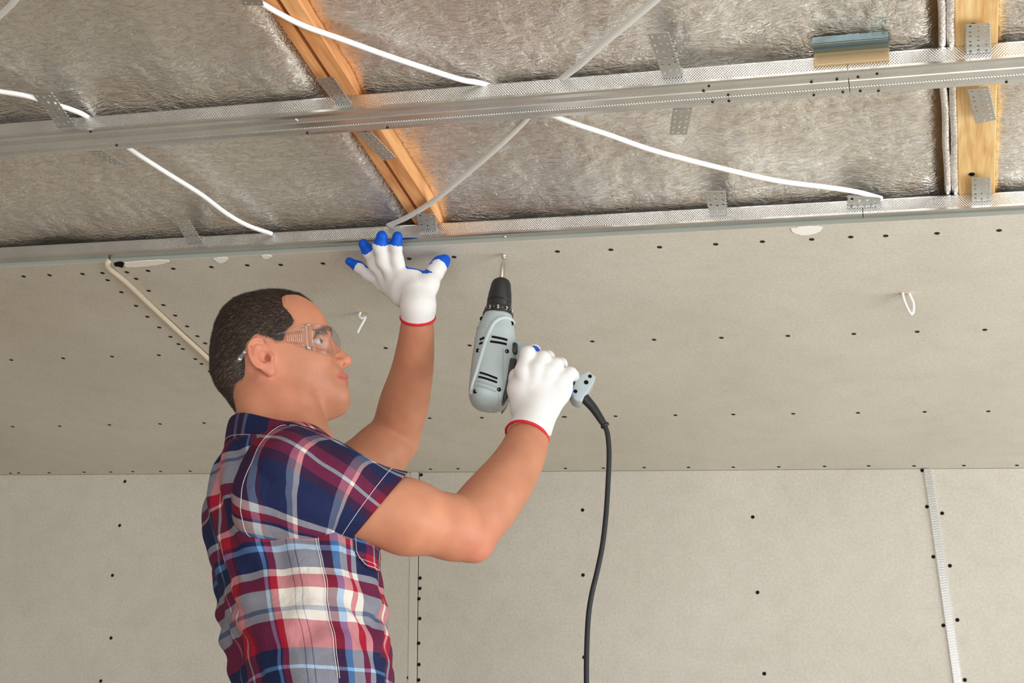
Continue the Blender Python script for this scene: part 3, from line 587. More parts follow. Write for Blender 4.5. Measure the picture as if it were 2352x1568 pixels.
def head_skin(p):
    q = (p - HC) @ HA.T; return head_outer(p) + .0045 * np.clip(scalp(q) / .012, 0, 1)
def hair_f(p):
    q = (p - HC) @ HA.T; s = scalp(q); return head_outer(p) + np.where(s > 0, .0045 * (1 - np.clip(s / .008, 0, 1)) + .0012, .0045 + np.clip(-s * .6, 0, .01))
Hh = lambda pr: pr
def E_(px, py, z, r, k=.01, op='+', A=HA): return EL(HW(px, py, z), A, r, k, op)
def C_(a, b, ra, rb, k=.01, op='+'): return RC(HW(*a), HW(*b), ra, rb, k, op)
head = [FN(head_skin, .01)]
for s in (-1, 1):
    head += [E_(722, 832, s * .044, (.024, .014, .017), .022), E_(741, 766, s * .026, (.010, .007, .018), .014), E_(668, 905, s * .046, (.030, .018, .014), .03),
             E_(744, 786, s * .053, (.020, .0115, .021), .012, '-'), E_(775, 900, s * .022, (.018, .018, .012), .02)]
head += [C_((753, 783, 0), (791, 826, 0), .0065, .0098, .012), E_(796, 829, 0, (.0085, .0085, .0095), .008), C_((786, 834, 0), (790, 839, 0), .0050, .0048, .006),
         E_(788, 866, 0, (.0085, .0045, .013), .005), E_(787, 881.5, 0, (.0090, .0045, .012), .005)]
for s in (-1, 1): head += [E_(780, 834, s * .0115, (.0085, .0078, .0062), .005), E_(767.5, 832, s * .0175, (.0022, .0095, .0045), .004, '-')]
for s in (-1, 1): head += [E_(788, 838, s * .0095, (.0060, .0028, .0045), .002, '-'), E_(724, 784, s * .034, (.0134, .0134, .0134), .004)]
for s in (-1, 1): head += [E_(740, 783.5, s * .044, (.0165, .0042, .0125), .002, '-')]
# ears
for s in (-1, 1):
    ex = unit(np.array([.93, .36, s * -.30 * -1])); ex = unit(np.array([.90, .35, -s * .28])); ey = unit(np.array([-.36, .93, s * .06])); ey = unit(ey - ex * (ex @ ey)); ez = np.cross(ex, ey); ez = ez * (1 if ez[2] * s > 0 else -1)
    EA = np.array([ex, ey, ez]) @ HA; ec = HW(599, 817, s * .0835)
    def ring(cx, cy, rx, ry, tr, cut, EA=EA, ec=ec):
        def f(p):
            q = (p - ec) @ EA.T; a = (q[:, 0] - cx) / rx; b = (q[:, 1] - cy) / ry; n = np.hypot(a, b) + 1e-9; m = n / np.hypot(a / rx, b / ry)  # local radius
            d = np.hypot((n - 1) * m, q[:, 2] - .0035) - tr; return np.where(cut(q), np.maximum(d, .0), d) if False else d + np.clip(cut(q), 0, .01)
        return f
    head += [EL(ec + EA[0] * .002 - EA[1] * .001, EA, (.0195, .0275, .0048), .006), EL(ec - EA[1] * .026 + EA[0] * .006, EA, (.0095, .011, .0055), .008)]
    head += [FN(ring(-.001, .002, .0185, .0265, .0034, lambda q: np.clip((q[:, 0] - .010) * .8, 0, 1) + np.clip((-q[:, 1] - .018) * .8, 0, 1)), .003),
             EL(ec + EA[0] * .0035 - EA[1] * .003 + EA[2] * .006, EA, (.0100, .0125, .0075), .003, '-'), EL(ec - EA[0] * .0125 + EA[1] * .006 + EA[2] * .0050, EA, (.0026, .0160, .0024), .003, '-'), EL(ec + EA[0] * .002 + EA[1] * .0185 + EA[2] * .0050, EA, (.0110, .0026, .0024), .003, '-'),
             FN(ring(-.001, .000, .0105, .0165, .0021, lambda q: np.clip((q[:, 0] - .004) * .8, 0, 1)), .0035),
             EL(ec + EA[0] * .0145 - EA[1] * .006 + EA[2] * .003, EA, (.0042, .0062, .0045), .005), EL(ec + EA[0] * .0098 - EA[1] * .007 + EA[2] * .001, EA, (.0030, .0055, .010), .003, '-')]
# neck
nb0 = P(648, 1035, depU(1035) - .0)
neck = [RC(HW(622, 880, 0), nb0, .059, .066, .035), RC(HW(655, 905, 0), P(690, 1030, depU(1030)), .045, .050, .03),
        RC(HW(602, 868, -.060), P(722, 1016, depU(1010) - .025), .013, .012, .022), RC(HW(602, 868, .060), P(722, 1040, depU(1040) + .03), .013, .012, .022),
        RC(HW(565, 885, -.03), P(605, 1045, depU(1040) - .06), .016, .018, .03), RC(HW(565, 885, .03), P(605, 1080, depU(1060) + .06), .016, .018, .03), E_(738, 988, 0, (.008, .012, .008), .02)]
# arms
def limb(pts, k=.008):                        # a smooth run of rounded cones through (px, py, depth, radius)
    q = crom([np.r_[P(*p[:3]), p[3]] for p in pts], 4); return [RC(a[:3], b[:3], a[3], b[3], k) for a, b in zip(q[:-1], q[1:])]
RS = P(660, 1088, 2.29); RE = P(1078, 1222, 2.385); RWr = P(1222, 985, 2.555)
rarm = [RC(RS, P(760, 1128, 2.305), .052, .056, .03), RC(P(760, 1132, 2.305), P(935, 1187, 2.34), .0575, .0560, .03), RC(P(935, 1187, 2.34), P(1045, 1212, 2.372), .0540, .0480, .02), RC(P(1045, 1212, 2.372), P(1082, 1222, 2.39), .0470, .0440, .02),
        RC(P(1086, 1238, 2.372), P(1094, 1258, 2.372), .026, .0205, .016)] \
        + limb([(1078, 1208, 2.393, .045), (1115, 1165, 2.42, .0468), (1150, 1121, 2.45, .0437), (1176, 1085, 2.48, .0402), (1200, 1041, 2.515, .0362), (1219, 990, 2.55, .0318)]) + [RC(P(1219, 990, 2.55), P(1232, 955, 2.568), .0300, .0275, .004)]
LS = P(612, 1235, 2.625); LE = P(906, 1004, 2.80)
larm = [RC(LS, P(760, 1120, 2.70), .052, .053, .03), RC(P(760, 1120, 2.70), P(880, 1032, 2.78), .053, .0485, .02), RC(P(880, 1032, 2.78), P(904, 1002, 2.80), .0475, .0430, .02), RC(P(922, 1010, 2.79), P(934, 1022, 2.79), .025, .019, .016)] \
        + limb([(908, 1000, 2.80, .043), (924, 940, 2.775, .0425), (935, 900, 2.76, .0396), (947, 850, 2.735, .0350), (954, 800, 2.712, .0308), (959, 740, 2.687, .0266)]) + [RC(P(959, 740, 2.687), P(960, 700, 2.676), .0262, .0255, .004)]
# left hand (open, palm to the ceiling)
def chain(pts, rs, k=.004): return [RC(P(*a), P(*b), ra, rb, k) for a, b, ra, rb in zip(pts[:-1], pts[1:], rs[:-1], rs[1:])]
lh = [RC(P(960, 704, 2.678), P(956, 672, 2.690), .0292, .027, .012), EL(P(946, 662, 2.703), np.array([R @ unit([.85, -.5, -.1]), R @ unit([.5, .85, .2]), R @ unit([0, -.2, 1])]), (.037, .036, .019), .012)]
lf = [[(944, 672, 2.700), (920, 630, 2.708), (911, 596, 2.700), (909, 565, 2.690), (913, 543, 2.686)],
      [(934, 674, 2.704), (904, 638, 2.716), (880, 598, 2.706), (872, 566, 2.694), (877, 542, 2.686)],
      [(924, 676, 2.710), (888, 644, 2.732), (860, 606, 2.730), (847, 578, 2.720), (835, 560, 2.712)],
      [(920, 680, 2.714), (880, 654, 2.748), (846, 630, 2.768), (824, 613, 2.775), (802, 600, 2.776)]]
for i, (c, rr) in enumerate(zip(lf, [(.018, .0135, .0112, .0102, .0090), (.018, .0135, .0118, .0108, .0098), (.018, .0125, .0108, .0100, .0092), (.017, .0120, .0098, .0088, .0074)])): lh += chain(c, rr, .010 if i else .008)
lh += chain([(972, 692, 2.682), (984, 652, 2.695), (1000, 623, 2.715), (1011, 606, 2.726), (1022, 597, 2.730)], (.018, .0175, .0145, .0132, .0098), .010)
lh += [RC(P(968, 664, 2.694), P(934, 636, 2.704), .015, .0125, .012)]
# right hand (fist round the grip)
rh_ = [RC(P(1224, 983, 2.556), P(1236, 940, 2.572), .0280, .0300, .014), EL(P(1240, 905, 2.578), np.array([R @ unit([1, .18, .1]), R @ unit([-.18, 1, -.1]), R @ unit([-.1, .1, 1])]), (.042, .044, .019), .014)]
rf = [[(1208, 900, 2.576), (1203, 852, 2.575), (1212, 812, 2.585), (1226, 806, 2.617), (1226, 822, 2.652), (1210, 850, 2.660)],
      [(1226, 895, 2.574), (1232, 850, 2.573), (1247, 823, 2.585), (1258, 820, 2.618), (1256, 840, 2.652), (1240, 862, 2.658)],
      [(1244, 895, 2.575), (1258, 858, 2.575), (1277, 838, 2.588), (1288, 836, 2.620), (1284, 856, 2.652), (1268, 876, 2.656)],
      [(1258, 905, 2.578), (1284, 880, 2.580), (1310, 858, 2.592), (1316, 862, 2.620), (1308, 880, 2.648), (1294, 892, 2.652)]]
for i, (c, rr) in enumerate(zip(rf, [(.016, .0148, .0122, .0108, .0100, .0088), (.016, .0150, .0122, .0108, .0100, .0088), (.016, .0146, .0118, .0105, .0098, .0086), (.016, .0140, .0108, .0095, .0088, .0078)])): rh_ += chain(c, rr, .007)
rh_ += chain([(1200, 940, 2.575), (1192, 895, 2.585), (1188, 868, 2.610), (1196, 862, 2.645), (1216, 872, 2.668)], (.021, .018, .0150, .0130, .0105), .012)
rh_ += [RC(P(1210, 925, 2.572), P(1285, 900, 2.580), .019, .017, .014), RC(P(1262, 930, 2.574), P(1298, 893, 2.585), .016, .013, .012)]
# torso, pelvis, legs
def TC(py, px): return P(px, py, depU(py))
torso = [EL(TC(1130, 665), TA, (.085, .130, .11), .05), EL(TC(1260, 675), TA, (.098, .130, .15), .05), EL(TC(1430, 700), TA, (.085, .125, .15), .05)]
hip = TC(1560, 712); torso += [EL(hip, TA, (.088, .135, .12), .05)]
torso += [RC(TC(1110, 650) - LF * .05, RS, .045, .048, .03), RC(TC(1110, 650) + LF * .06, LS, .045, .048, .03)]
for s in (-1, 1):
    hj = hip - LF * s * .09 - UP * .06; fz = hj.copy(); kn = hj - UP * .42 + FW * (.03 * s); an = kn - UP * .40 - FW * .02; an[2] = .085
    torso += [RC(hj, kn, .078, .052, .04), RC(kn, an, .050, .034, .02), RC(an - np.array([0, 0, .045]), an - np.array([0, 0, .045]) + np.array([FW[0], FW[1], 0]) * .15, .030, .024, .02)]
    if s == 1: LEGR = (hj, kn, an)
    else: LEGL = (hj, kn, an)
body_pr = torso + rarm + larm + neck + [RC(q.a, q.b, q.ra - .0018, q.rb - .0018, q.k) if isinstance(q, RC) else EL(q.c, q.A, q.r - .0018, q.k) for q in lh + rh_] + head
allp = [q.a for q in body_pr if isinstance(q, RC)] + [q.b for q in body_pr if isinstance(q, RC)] + [HC]; allp = np.array(allp)
V, F = surface_nets(body_pr, allp.min(0) - .17, allp.max(0) + .17, .0022)
V = relax(V, F, 1, .35)
person = mesh_obj('person', V, F, M['skin'], smooth=True)
tag(person, 'person in a plaid shirt looking up, drilling into the ceiling and pressing the board', 'person')
q = (V - HC) @ HA.T; base = np.tile(np.array(lin(190, 129, 99)[:3]), (len(V), 1))
def tint(mask, col): base[:] = base * (1 - mask[:, None]) + np.array(lin(*col)[:3]) * mask[:, None]
def gz(c, r, A=HA): qq = ((V - c) @ A.T) / np.array(r); return np.exp(-(qq ** 2).sum(1))
inhead = np.linalg.norm(q, axis=1) < .2
tint(.5 * gz(HW(735, 740, 0), (.03, .05, .09)) * inhead, (210, 130, 96)); tint(.4 * gz(HW(795, 828, 0), (.02, .015, .03)), (206, 118, 100)); tint(.5 * gz(HW(598, 817, -.085), (.03, .04, .02)), (222, 134, 112))
tint(.4 * gz(HW(650, 930, -.05), (.05, .06, .05)), (205, 125, 100))
lip = np.clip(1.8 - 1.8 * ((q[:, 1] - YMO + .0003) / .0098) ** 2, 0, 1) * np.clip((q[:, 0] - XCOR - .001 + np.abs(q[:, 1] - YMO) * -.9) / .003, 0, 1); tint(np.clip(lip * .9, 0, .9) * inhead, (180, 94, 88))
tint(.45 * gz(P(1100, 1265, 2.36), (.04, .05, .04), np.eye(3)), (212, 122, 108)); tint(.25 * gz(P(985, 1200, 2.32), (.12, .05, .08), np.eye(3)), (228, 150, 112))
setattr_c(person.data, 'tone', base)
sy = (L2(0, 905)[1] - q[:, 1]); stub = np.clip((q[:, 0] - .005) / .03, 0, 1) * np.clip((L2(0, 845)[1] - q[:, 1]) / .03, 0, 1) * np.clip((q[:, 1] + .155) / .03, 0, 1) * (1 - np.clip(lip * 2, 0, 1)); stub *= inhead
stub = np.maximum(stub, .8 * np.exp(-((q[:, 0] - L2(786, 0)[0]) / .014) ** 2 - ((q[:, 1] - L2(0, 856)[1]) / .006) ** 2) * inhead * (1 - np.clip(lip * 2, 0, 1))); setattr_f(person.data, 'stubble', stub * .42)
# eyes
for s in (-1, 1):
    c = HW(724, 784, s * .034); m = MB(); r0 = .0122; gd = unit(hx * 1 + eu * .10 - hz * .62); a = unit(np.cross(gd, eu)); b = np.cross(gd, a)
    rings = [[c + r0 * (math.cos(t) * gd + math.sin(t) * (math.cos(p) * a + math.sin(p) * b)) for p in np.linspace(0, 2 * math.pi, 24, endpoint=False)] for t in np.linspace(.01, 3.13, 22)]
    m.loft(rings); eo = m.build('eye', M['eye'], person, True)
    m = MB(); rings = [[c + (r0 + .0004) * (math.cos(t) * gd + math.sin(t) * (math.cos(p) * a + math.sin(p) * b)) for p in np.linspace(0, 2 * math.pi, 20, endpoint=False)] for t in np.linspace(.01, .52, 6)]; m.loft(rings); m.build('iris', M['iris'], eo, True)
# eyebrows and hair
def proj_head(p):                             # push a point onto the skin along the gradient
    for _ in range(4):
        d = evalp(head, p); e = 1e-3; g_ = np.stack([evalp(head, p + np.eye(3)[i] * e) - d for i in range(3)], 1) / e; g_ /= np.linalg.norm(g_, axis=1)[:, None] + 1e-9; p = p - g_ * d[:, None]
    return p, g_
def strands(p, g_, dirs, ln, rad, lift, curl=.3):
    n = len(p); Vs = []; Fs = []; dirs = dirs - g_ * (dirs * g_).sum(1)[:, None]; dirs /= np.linalg.norm(dirs, axis=1)[:, None] + 1e-9; dirs = dirs + g_ * lift[:, None]; dirs /= np.linalg.norm(dirs, axis=1)[:, None]
    side = np.cross(dirs, g_); side /= np.linalg.norm(side, axis=1)[:, None] + 1e-9; mid = p + dirs * ln[:, None] * .5 ; end = p + dirs * ln[:, None] - g_ * (ln * curl * lift)[:, None]
    A0, A1, B0, B1, T = p - side * rad, p + side * rad, mid - side * rad * .8, mid + side * rad * .8, end
    Vs = np.stack([A0, A1, B0, B1, T], 1).reshape(-1, 3); i = np.arange(n)[:, None] * 5; Fs = np.concatenate([i + np.array([0, 1, 3]), i + np.array([0, 3, 2]), i + np.array([2, 3, 4])]); return Vs, Fs
m = []
for s in (-1, 1):
    N = 520; u = rng.random(N); c0 = np.array([HW(706, 760, s * .050), HW(728, 750, s * .042), HW(753, 770, s * .016)])
    pc = (1 - u[:, None]) ** 2 * c0[0] + 2 * u[:, None] * (1 - u[:, None]) * c0[1] + u[:, None] ** 2 * c0[2] + rng.normal(0, .0011, (N, 3)); pp, gg = proj_head(pc); m.append(strands(pp, gg, np.tile(-(hx * .6) + hz * s * .8 + eu * .12, (N, 1)) + rng.normal(0, .12, (N, 3)), rng.uniform(.004, .0065, N), .00028, np.full(N, .25)))
Vb = np.concatenate([m[0][0], m[1][0]]); Fb = np.concatenate([m[0][1], m[1][1] + len(m[0][0])]); mesh_obj('eyebrow', Vb, Fb, M['brow'], person)
hv, hf = surface_nets([FN(hair_f)], HC - .16, HC + .16, .0022); hq = (hv - HC) @ HA.T; keep = scalp(hq) > -.002; kf = keep[hf].all(1); hf = hf[kf]
ui = np.unique(hf); remap = np.zeros(len(hv), int); remap[ui] = np.arange(len(ui)); hv2, hf2 = hv[ui], remap[hf]
hairo = mesh_obj('hair', hv2, hf2, M['hair'], person, smooth=True)
N = 45000; ii = rng.integers(0, len(hf2), N); pc = hv2[hf2[ii]].mean(1) + rng.normal(0, .0008, (N, 3)); sq = scalp((pc - HC) @ HA.T); okk = sq > -.004 * rng.random(N); pc = pc[okk]
e = 1e-3; d0 = head_outer(pc); gg = np.stack([head_outer(pc + np.eye(3)[i] * e) - d0 for i in range(3)], 1); gg /= np.linalg.norm(gg, axis=1)[:, None] + 1e-9
ql = (pc - HC) @ HA.T; dirs = (-hx * .9)[None] - eu[None] * (.5 + 4 * np.clip(-ql[:, :1], 0, .1) - 3 * np.clip(ql[:, 1:2], 0, .12)) + rng.normal(0, .22, (len(pc), 3))
front = np.clip(ql[:, 0] / .05, 0, 1)[:, None] * np.clip((ql[:, 1] - .06) / .03, 0, 1)[:, None]; dirs = dirs * (1 - front) + (hx * 1.0 - eu * .1) * front
ln = rng.uniform(.005, .010, len(pc)) * np.clip(.45 + scalp(ql) / .02, .35, 1); sv, sf = strands(pc - gg * .001, gg, dirs, ln, .00030, rng.uniform(.25, .7, len(pc))); hs = mesh_obj('hair_strands', sv, sf, M['hair'], hairo); setattr_f(hs.data, 'shade', np.repeat(rng.random(len(pc)) ** 1.8, 5))

# gloves
def glove(pr, wrist, axis, knit, dipf, lo, hi, ra, rb, tiltv, label):
    cut = FN(lambda p: -((p - wrist) @ axis), .003, '-'); cutp = FN(lambda p: ((wrist - p) @ axis), .002, '-')
    prims = pr + [FN(lambda p: (wrist - p) @ axis * -1, .0015, 'x')]
    class CUT:
        k = .0015; op = '-'
        def __call__(s, p): return (p - wrist) @ axis * 1.0
    V, F = surface_nets(pr + [CUT()], lo, hi, .0015); V = relax(V, F, 1, .4)
    o = mesh_obj('glove', V, F, M['glove'], person, smooth=True); d = evalp(pr, V); e = 1e-3; g_ = np.stack([evalp(pr, V + np.eye(3)[i] * e) - d for i in range(3)], 1); g_ /= np.linalg.norm(g_, axis=1)[:, None] + 1e-9
    setattr_f(o.data, 'dip', dipf(V, g_)); setattr_f(o.data, 'knit', V @ knit)
    m = MB(); c = wrist; ring = []
    for t in np.linspace(0, 2 * math.pi, 48, endpoint=False):
        dv = tiltv[0] * math.cos(t) + tiltv[1] * math.sin(t); ss = np.linspace(.005, .07, 131); vv = evalp(pr, c + ss[:, None] * dv); k = int(np.argmax(vv > 0)); ring.append(c + dv * (ss[k] - .0004))
    rings = []
    for i, pnt in enumerate(ring): out = unit(pnt - c); rings.append([pnt + .0022 * (math.cos(a) * out + math.sin(a) * 1.3 * axis) for a in np.linspace(0, 2 * math.pi, 8, endpoint=False)])
    m.loft(rings, closed=True); cb2 = m.build('red_cuff', M['red'], o, True); cb2['label'] = 'red elastic edge of the cuff'; return o
palmL = unit(R @ np.array([.12, -.50, .86])); palm2 = unit(np.array([0, 0, 1.0]))
tipsL = [P(*c[-1]) for c in lf] + [P(1024, 597, 2.730)]
def dipL(V, g_):
    side = unit(R @ np.array([.75, -.45, .5])); a = g_ @ palm2 * .62 + g_ @ palmL * .5 + .0; t = np.min([np.linalg.norm(V - c, axis=1) for c in tipsL], 0)
    wr = np.clip((np.array([(V - P(960, 704, 2.678)) @ unit(P(900, 600, 2.72) - P(960, 704, 2.678))])[0] - .012) / .02, 0, 1)
    return (np.clip(a * 1.4 + .12, 0, 1) + np.clip(1.5 - t / .019, 0, 1.2)) * wr
wl = P(959.5, 738, 2.704); axl = unit(P(959, 735, 2.705) - P(955, 800, 2.694)); axl = unit(axl)
d1 = unit(np.cross(axl, v_)); d2 = np.cross(axl, d1)
cuffL = [RC(P(960, 704, 2.678), P(958.5, 770, 2.700), .0298, .0310, .010)]
rL = R @ np.array([1, 0, 0]); axc = unit(R @ np.array([0.02, -.88, -.46])); t1 = unit(rL - axc * (rL @ axc)); t2 = np.cross(axc, t1)
glove([lh[0]] + lh[1:] + cuffL, P(959.5, 730, 2.684), axc, unit(R @ np.array([.96, .28, 0])), dipL, P(900, 620, 2.72) - .16, P(900, 620, 2.72) + .16, .0282, .0282, (t1, t2), '')
wr_ = P(1221, 988, 2.556); axr = unit(R @ np.array([.22, -.80, .56])); axr = unit(R @ np.array([.30, -.70, .64])); t1 = unit(rL * .92 + (R @ np.array([0, 1, 0])) * .36); t1 = unit(t1 - axr * (t1 @ axr)); t2 = np.cross(axr, t1)
palmR = unit(R @ np.array([.25, .15, .95]))
def dipR(V, g_):
    q = (V - P(1240, 905, 2.578)); a = g_ @ palmR; dd = q @ unit(R @ np.array([0, 0, 1])); up_ = (V - P(1224, 983, 2.556)) @ unit(P(1236, 940, 2.572) - P(1224, 983, 2.556)); e2_ = np.exp(-(np.linalg.norm(V - P(1308, 898, 2.592), axis=1) / .016) ** 2); e3_ = np.exp(-(np.linalg.norm(V - P(1230, 810, 2.600), axis=1) / .0125) ** 2); return 1.6 * e3_ + np.clip((dd - .036) / .008, 0, 1) * np.clip((up_ - .02) / .02, 0, 1) + 1.3 * e2_ * np.clip((q @ unit(R @ np.array([1, .35, .2])) - .040) / .006, 0, 1)
cuffR = [RC(P(1236, 940, 2.572), P(1196, 1038, 2.520), .0325, .0400, .010)]
glove(rh_ + cuffR, P(1211, 1008, 2.545), axr, unit(R @ np.array([.94, -.33, 0])), dipR, P(1240, 900, 2.6) - .17, P(1240, 900, 2.6) + .17, .0312, .0305, (t1, t2), '')

# ------------------------------------------------------------------ shirt
rings_px = [(1700, 552, 902, .180), (1640, 548, 900, .178), (1568, 541, 894, .175), (1511, 535, 887, .172), (1457, 520, 878, .170), (1416, 516, 879, .170), (1366, 506, 871, .171), (1312, 493, 866, .170), (1226, 480, 868, .156), (1168, 477, 862, .150), (1122, 482, 842, .148), (1088, 490, 800, .138), (1060, 503, 762, .120), (1040, 520, 730, .090), (1024, 540, 714, .072), (1008, 552, 704, .062)]
def ring_at(py, xl, xr, b):
    d = depU(py); hw = (xr - xl) / 2 / FPX * d; c = P((xl + xr) / 2, py, d); th_ = A_ - math.atan2(CX - (xl + xr) / 2, FPX); a = math.sqrt(max(hw ** 2 - (b * math.sin(th_)) ** 2, .02 ** 2)) / math.cos(th_); return np.r_[c, a, b]
kp = crom([ring_at(*r) for r in rings_px], 9)
def build_shirt():
    n = 180; V = []; UV = []; acc = 0; prevc = None
    for i, k in enumerate(kp):
        c, a, b = k[:3], k[3], k[4]
        if prevc is not None: acc += np.linalg.norm(c - prevc)
        prevc = c; hgt = acc
        for j in range(n):
            t = 2 * math.pi * j / n; ct, st = math.cos(t), math.sin(t); e = 2 / 2.35; x = a * math.copysign(abs(ct) ** e, ct); y = b * math.copysign(abs(st) ** e, st); nrm = unit(FW * ct / a + LF * st / b)
            up = hgt; f = 0
            wst = math.exp(-((up - .15) / .10) ** 2); f += .0048 * wst * math.sin((up * 120 + 4.0 * math.sin(t * 1.0 + .4) + 6.0 * noise.noise(Vector((ct * 2, st * 2, up * 5))))) * (.6 + .5 * noise.noise(Vector((ct * 2 + 5, st * 2, up * 9))))
            f += .011 * noise.noise(Vector((ct * 2.4, st * 2.4, up * 7))) * min(1, (len(kp) - i) / 14) + .0035 * noise.noise(Vector((ct * 7 + up * 6, st * 7, up * 22)))
            # drag lines from the armpit down to the waist at the back
            f += .005 * math.exp(-((up - .33) / .12) ** 2) * math.sin(14 * t + up * 30) * (1 if ct < .3 else .3)
            pnt = c + FW * x + LF * y + nrm * f * (.25 if i > len(kp) - 12 else 1); V.append(pnt); UV.append((t * .158, up))
        # closing column
    m = len(kp); nn = n; V = np.array(V).reshape(m, n, 3); UV = np.array(UV).reshape(m, n, 2); V = np.concatenate([V, V[:, :1]], 1); UV2 = np.concatenate([UV, UV[:, :1] + [2 * math.pi * .158, 0]], 1); n += 1
    F = [(i * n + j, i * n + j + 1, (i + 1) * n + j + 1, (i + 1) * n + j) for i in range(m - 1) for j in range(n - 1)]
    fl = V.reshape(-1, 3); cen = np.repeat(V.mean(1), n, 0); cen = cen - UP * ((cen - fl) @ UP)[:, None]; od_ = fl - cen; od_ /= np.linalg.norm(od_, axis=1)[:, None] + 1e-9
    inner = torso[:4]
    for _ in range(3): dd = evalp(inner, fl); fl = fl + od_ * np.clip(.006 - dd, 0, .03)[:, None]
    V = fl.reshape(m, n, 3)
    o = mesh_obj('shirt', V.reshape(-1, 3), F, M['plaid'], person, True, UV2.reshape(-1, 2)); s = o.modifiers.new('cloth', 'SOLIDIFY'); s.thickness = .0015; return o, V
shirt, SV = build_shirt()
def sleeve(rings, name, seed):
    ks = crom([np.r_[c, e1, e2] for c, e1, e2 in rings], 12); n = 110; V = []; UV = []; acc = 0; pc = None
    for i, k in enumerate(ks):
        c, e1, e2 = k[:3], k[3:6], k[6:9]
        if pc is not None: acc += np.linalg.norm(c - pc)
        pc = c
        for j in range(n + 1):
            t = 2 * math.pi * j / n; f = .05 * noise.noise(Vector((math.cos(t) * 1.8, math.sin(t) * 1.8, acc * 14 + seed))) + .03 * noise.noise(Vector((math.cos(t) * 4, math.sin(t) * 4, acc * 28 + seed)))
            V.append(c + (e1 * math.cos(t) + e2 * math.sin(t)) * (1 + f * min(1, i / 6))); ac2 = acc - (.075 if seed < 2 else 0); UV.append((ac2 * .95 + .30 * t * .073 + .03 * math.cos(t), t * .073 - .30 * ac2 + .045))
    m = len(ks); n += 1; V = np.array(V); cen = np.repeat(np.array(ks)[:, :3], n, 0); od_ = V - cen; od_ /= np.linalg.norm(od_, axis=1)[:, None]; arm = (rarm if seed < 2 else larm)[:3] + torso[4:6]
    for _ in range(3): dd = evalp(arm, V); V = V + od_ * np.clip(.0055 - dd, 0, .02)[:, None]
    F = [(i * n + j, i * n + j + 1, (i + 1) * n + j + 1, (i + 1) * n + j) for i in range(m - 1) for j in range(n - 1)]
    o = mesh_obj(name, V, F, M['plaid2'], shirt, True, UV); s = o.modifiers.new('cloth', 'SOLIDIFY'); s.thickness = .0022; s.offset = 1
    return o, np.array(V).reshape(m, n, 3)
def iv(dx, dy, dz, r): return R @ (unit([dx, dy, dz]) * r)
sl_, slV = sleeve([(P(598, 1112, 2.385), iv(.10, -1, .1, .066), iv(-.40, .1, -.90, .060)), (P(628, 1108, 2.315), iv(.10, -1, .1, .084), iv(-.50, .1, -.86, .088)), (P(690, 1117, 2.305), iv(.12, -1, .1, .083), iv(-.30, .1, -.95, .085)), (P(765, 1140, 2.305), iv(.30, -.95, .1, .075), iv(-.15, .05, -1, .076)), (P(820, 1160, 2.318), iv(.52, -.85, .05, .066), iv(-.1, .05, -1, .066)), (P(860, 1174, 2.328), iv(.65, -.757, .05, .0615), iv(-.05, .05, -1, .064))], 'sleeve', 1.0)
dl = unit(P(760, 1120, 2.70) - LS); dl1 = unit(np.cross(dl, UP)); dl2 = np.cross(dl, dl1)
sleeve([(LS + dl * a_, dl1 * r_, dl2 * r_) for a_, r_ in ((-.088, .001), (-.084, .032), (-.065, .062), (-.03, .078), (.0, .080), (.06, .073), (.125, .066))], 'sleeve', 5.0)
def stitch(pts, parent, nrm_off=.0008):
    m = MB(); m.tube(pts, .00042, 5); return m.build('stitching', M['thread'], parent)
stitch([p for p in (slV[15, j] + unit(slV[15, j] - slV[15].mean(0)) * .0026 for j in range(0, slV.shape[1] - 1, 2))], sl_)
stitch([p for p in (slV[-9, j] + unit(slV[-9, j] - slV[-9].mean(0)) * .0028 for j in range(0, slV.shape[1] - 1, 2))], sl_)
# side seam with white stitching on his right side (index 3/4 of the ring)
js = int(180 * .76)
for dj in (0, .6): stitch([SV[i, js] * (1 - dj) + SV[i, js + 1] * dj - LF * .0016 for i in range(12, SV.shape[0] - 55, 2)], shirt)
# yoke seam across the back
iy = SV.shape[0] - 38
# collar
def collar():
    V = []; UV = []; n = 90; cc = P(630, 1054, depU(1054)); 
    rows = [(-.012, 1.06), (.004, 1.02), (.016, 1.0), (.027, .985), (.030, 1.01), (.026, 1.045), (.012, 1.07), (-.010, 1.09), (-.028, 1.10)]
    for h_, s in rows:
        for j in range(n + 1):
            t = math.pi * 2 * j / n; lo_ = (1 + math.cos(t)) / 2; tilt = -.034 * math.cos(t)   # lower in front
            x = (.0740 * math.cos(t)) * s + .001; y = .0765 * math.sin(t) * s
            V.append(cc + FW * x + LF * y + UP * (h_ + tilt * 1.0 - .006 * lo_)); UV.append((t * .07, h_ + s * .05))
    V = np.array(V); rad_ = V - cc; rad_ -= np.outer(rad_ @ UP, UP); rad_ /= np.linalg.norm(rad_, axis=1)[:, None]; off = np.repeat([.003 if k_ < 4 else .006 for k_ in range(len(rows))], n + 1)
    for _ in range(3): V = V + rad_ * np.clip(off - evalp(neck + torso[:6], V), 0, .02)[:, None]
    n += 1; F = [(i * n + j, i * n + j + 1, (i + 1) * n + j + 1, (i + 1) * n + j) for i in range(len(rows) - 1) for j in range(n - 1)]
    o = mesh_obj('collar', V, F, M['plaid3'], shirt, True, UV); s = o.modifiers.new('cloth', 'SOLIDIFY'); s.thickness = .002; s2 = o.modifiers.new('sub', 'SUBSURF'); s2.levels = s2.render_levels = 1
    VV = np.array(V).reshape(len(rows), n, 3); stitch([VV[-2, j] + unit(VV[-2, j] - cc) * .002 for j in range(0, n, 2)], o); return o
collar()
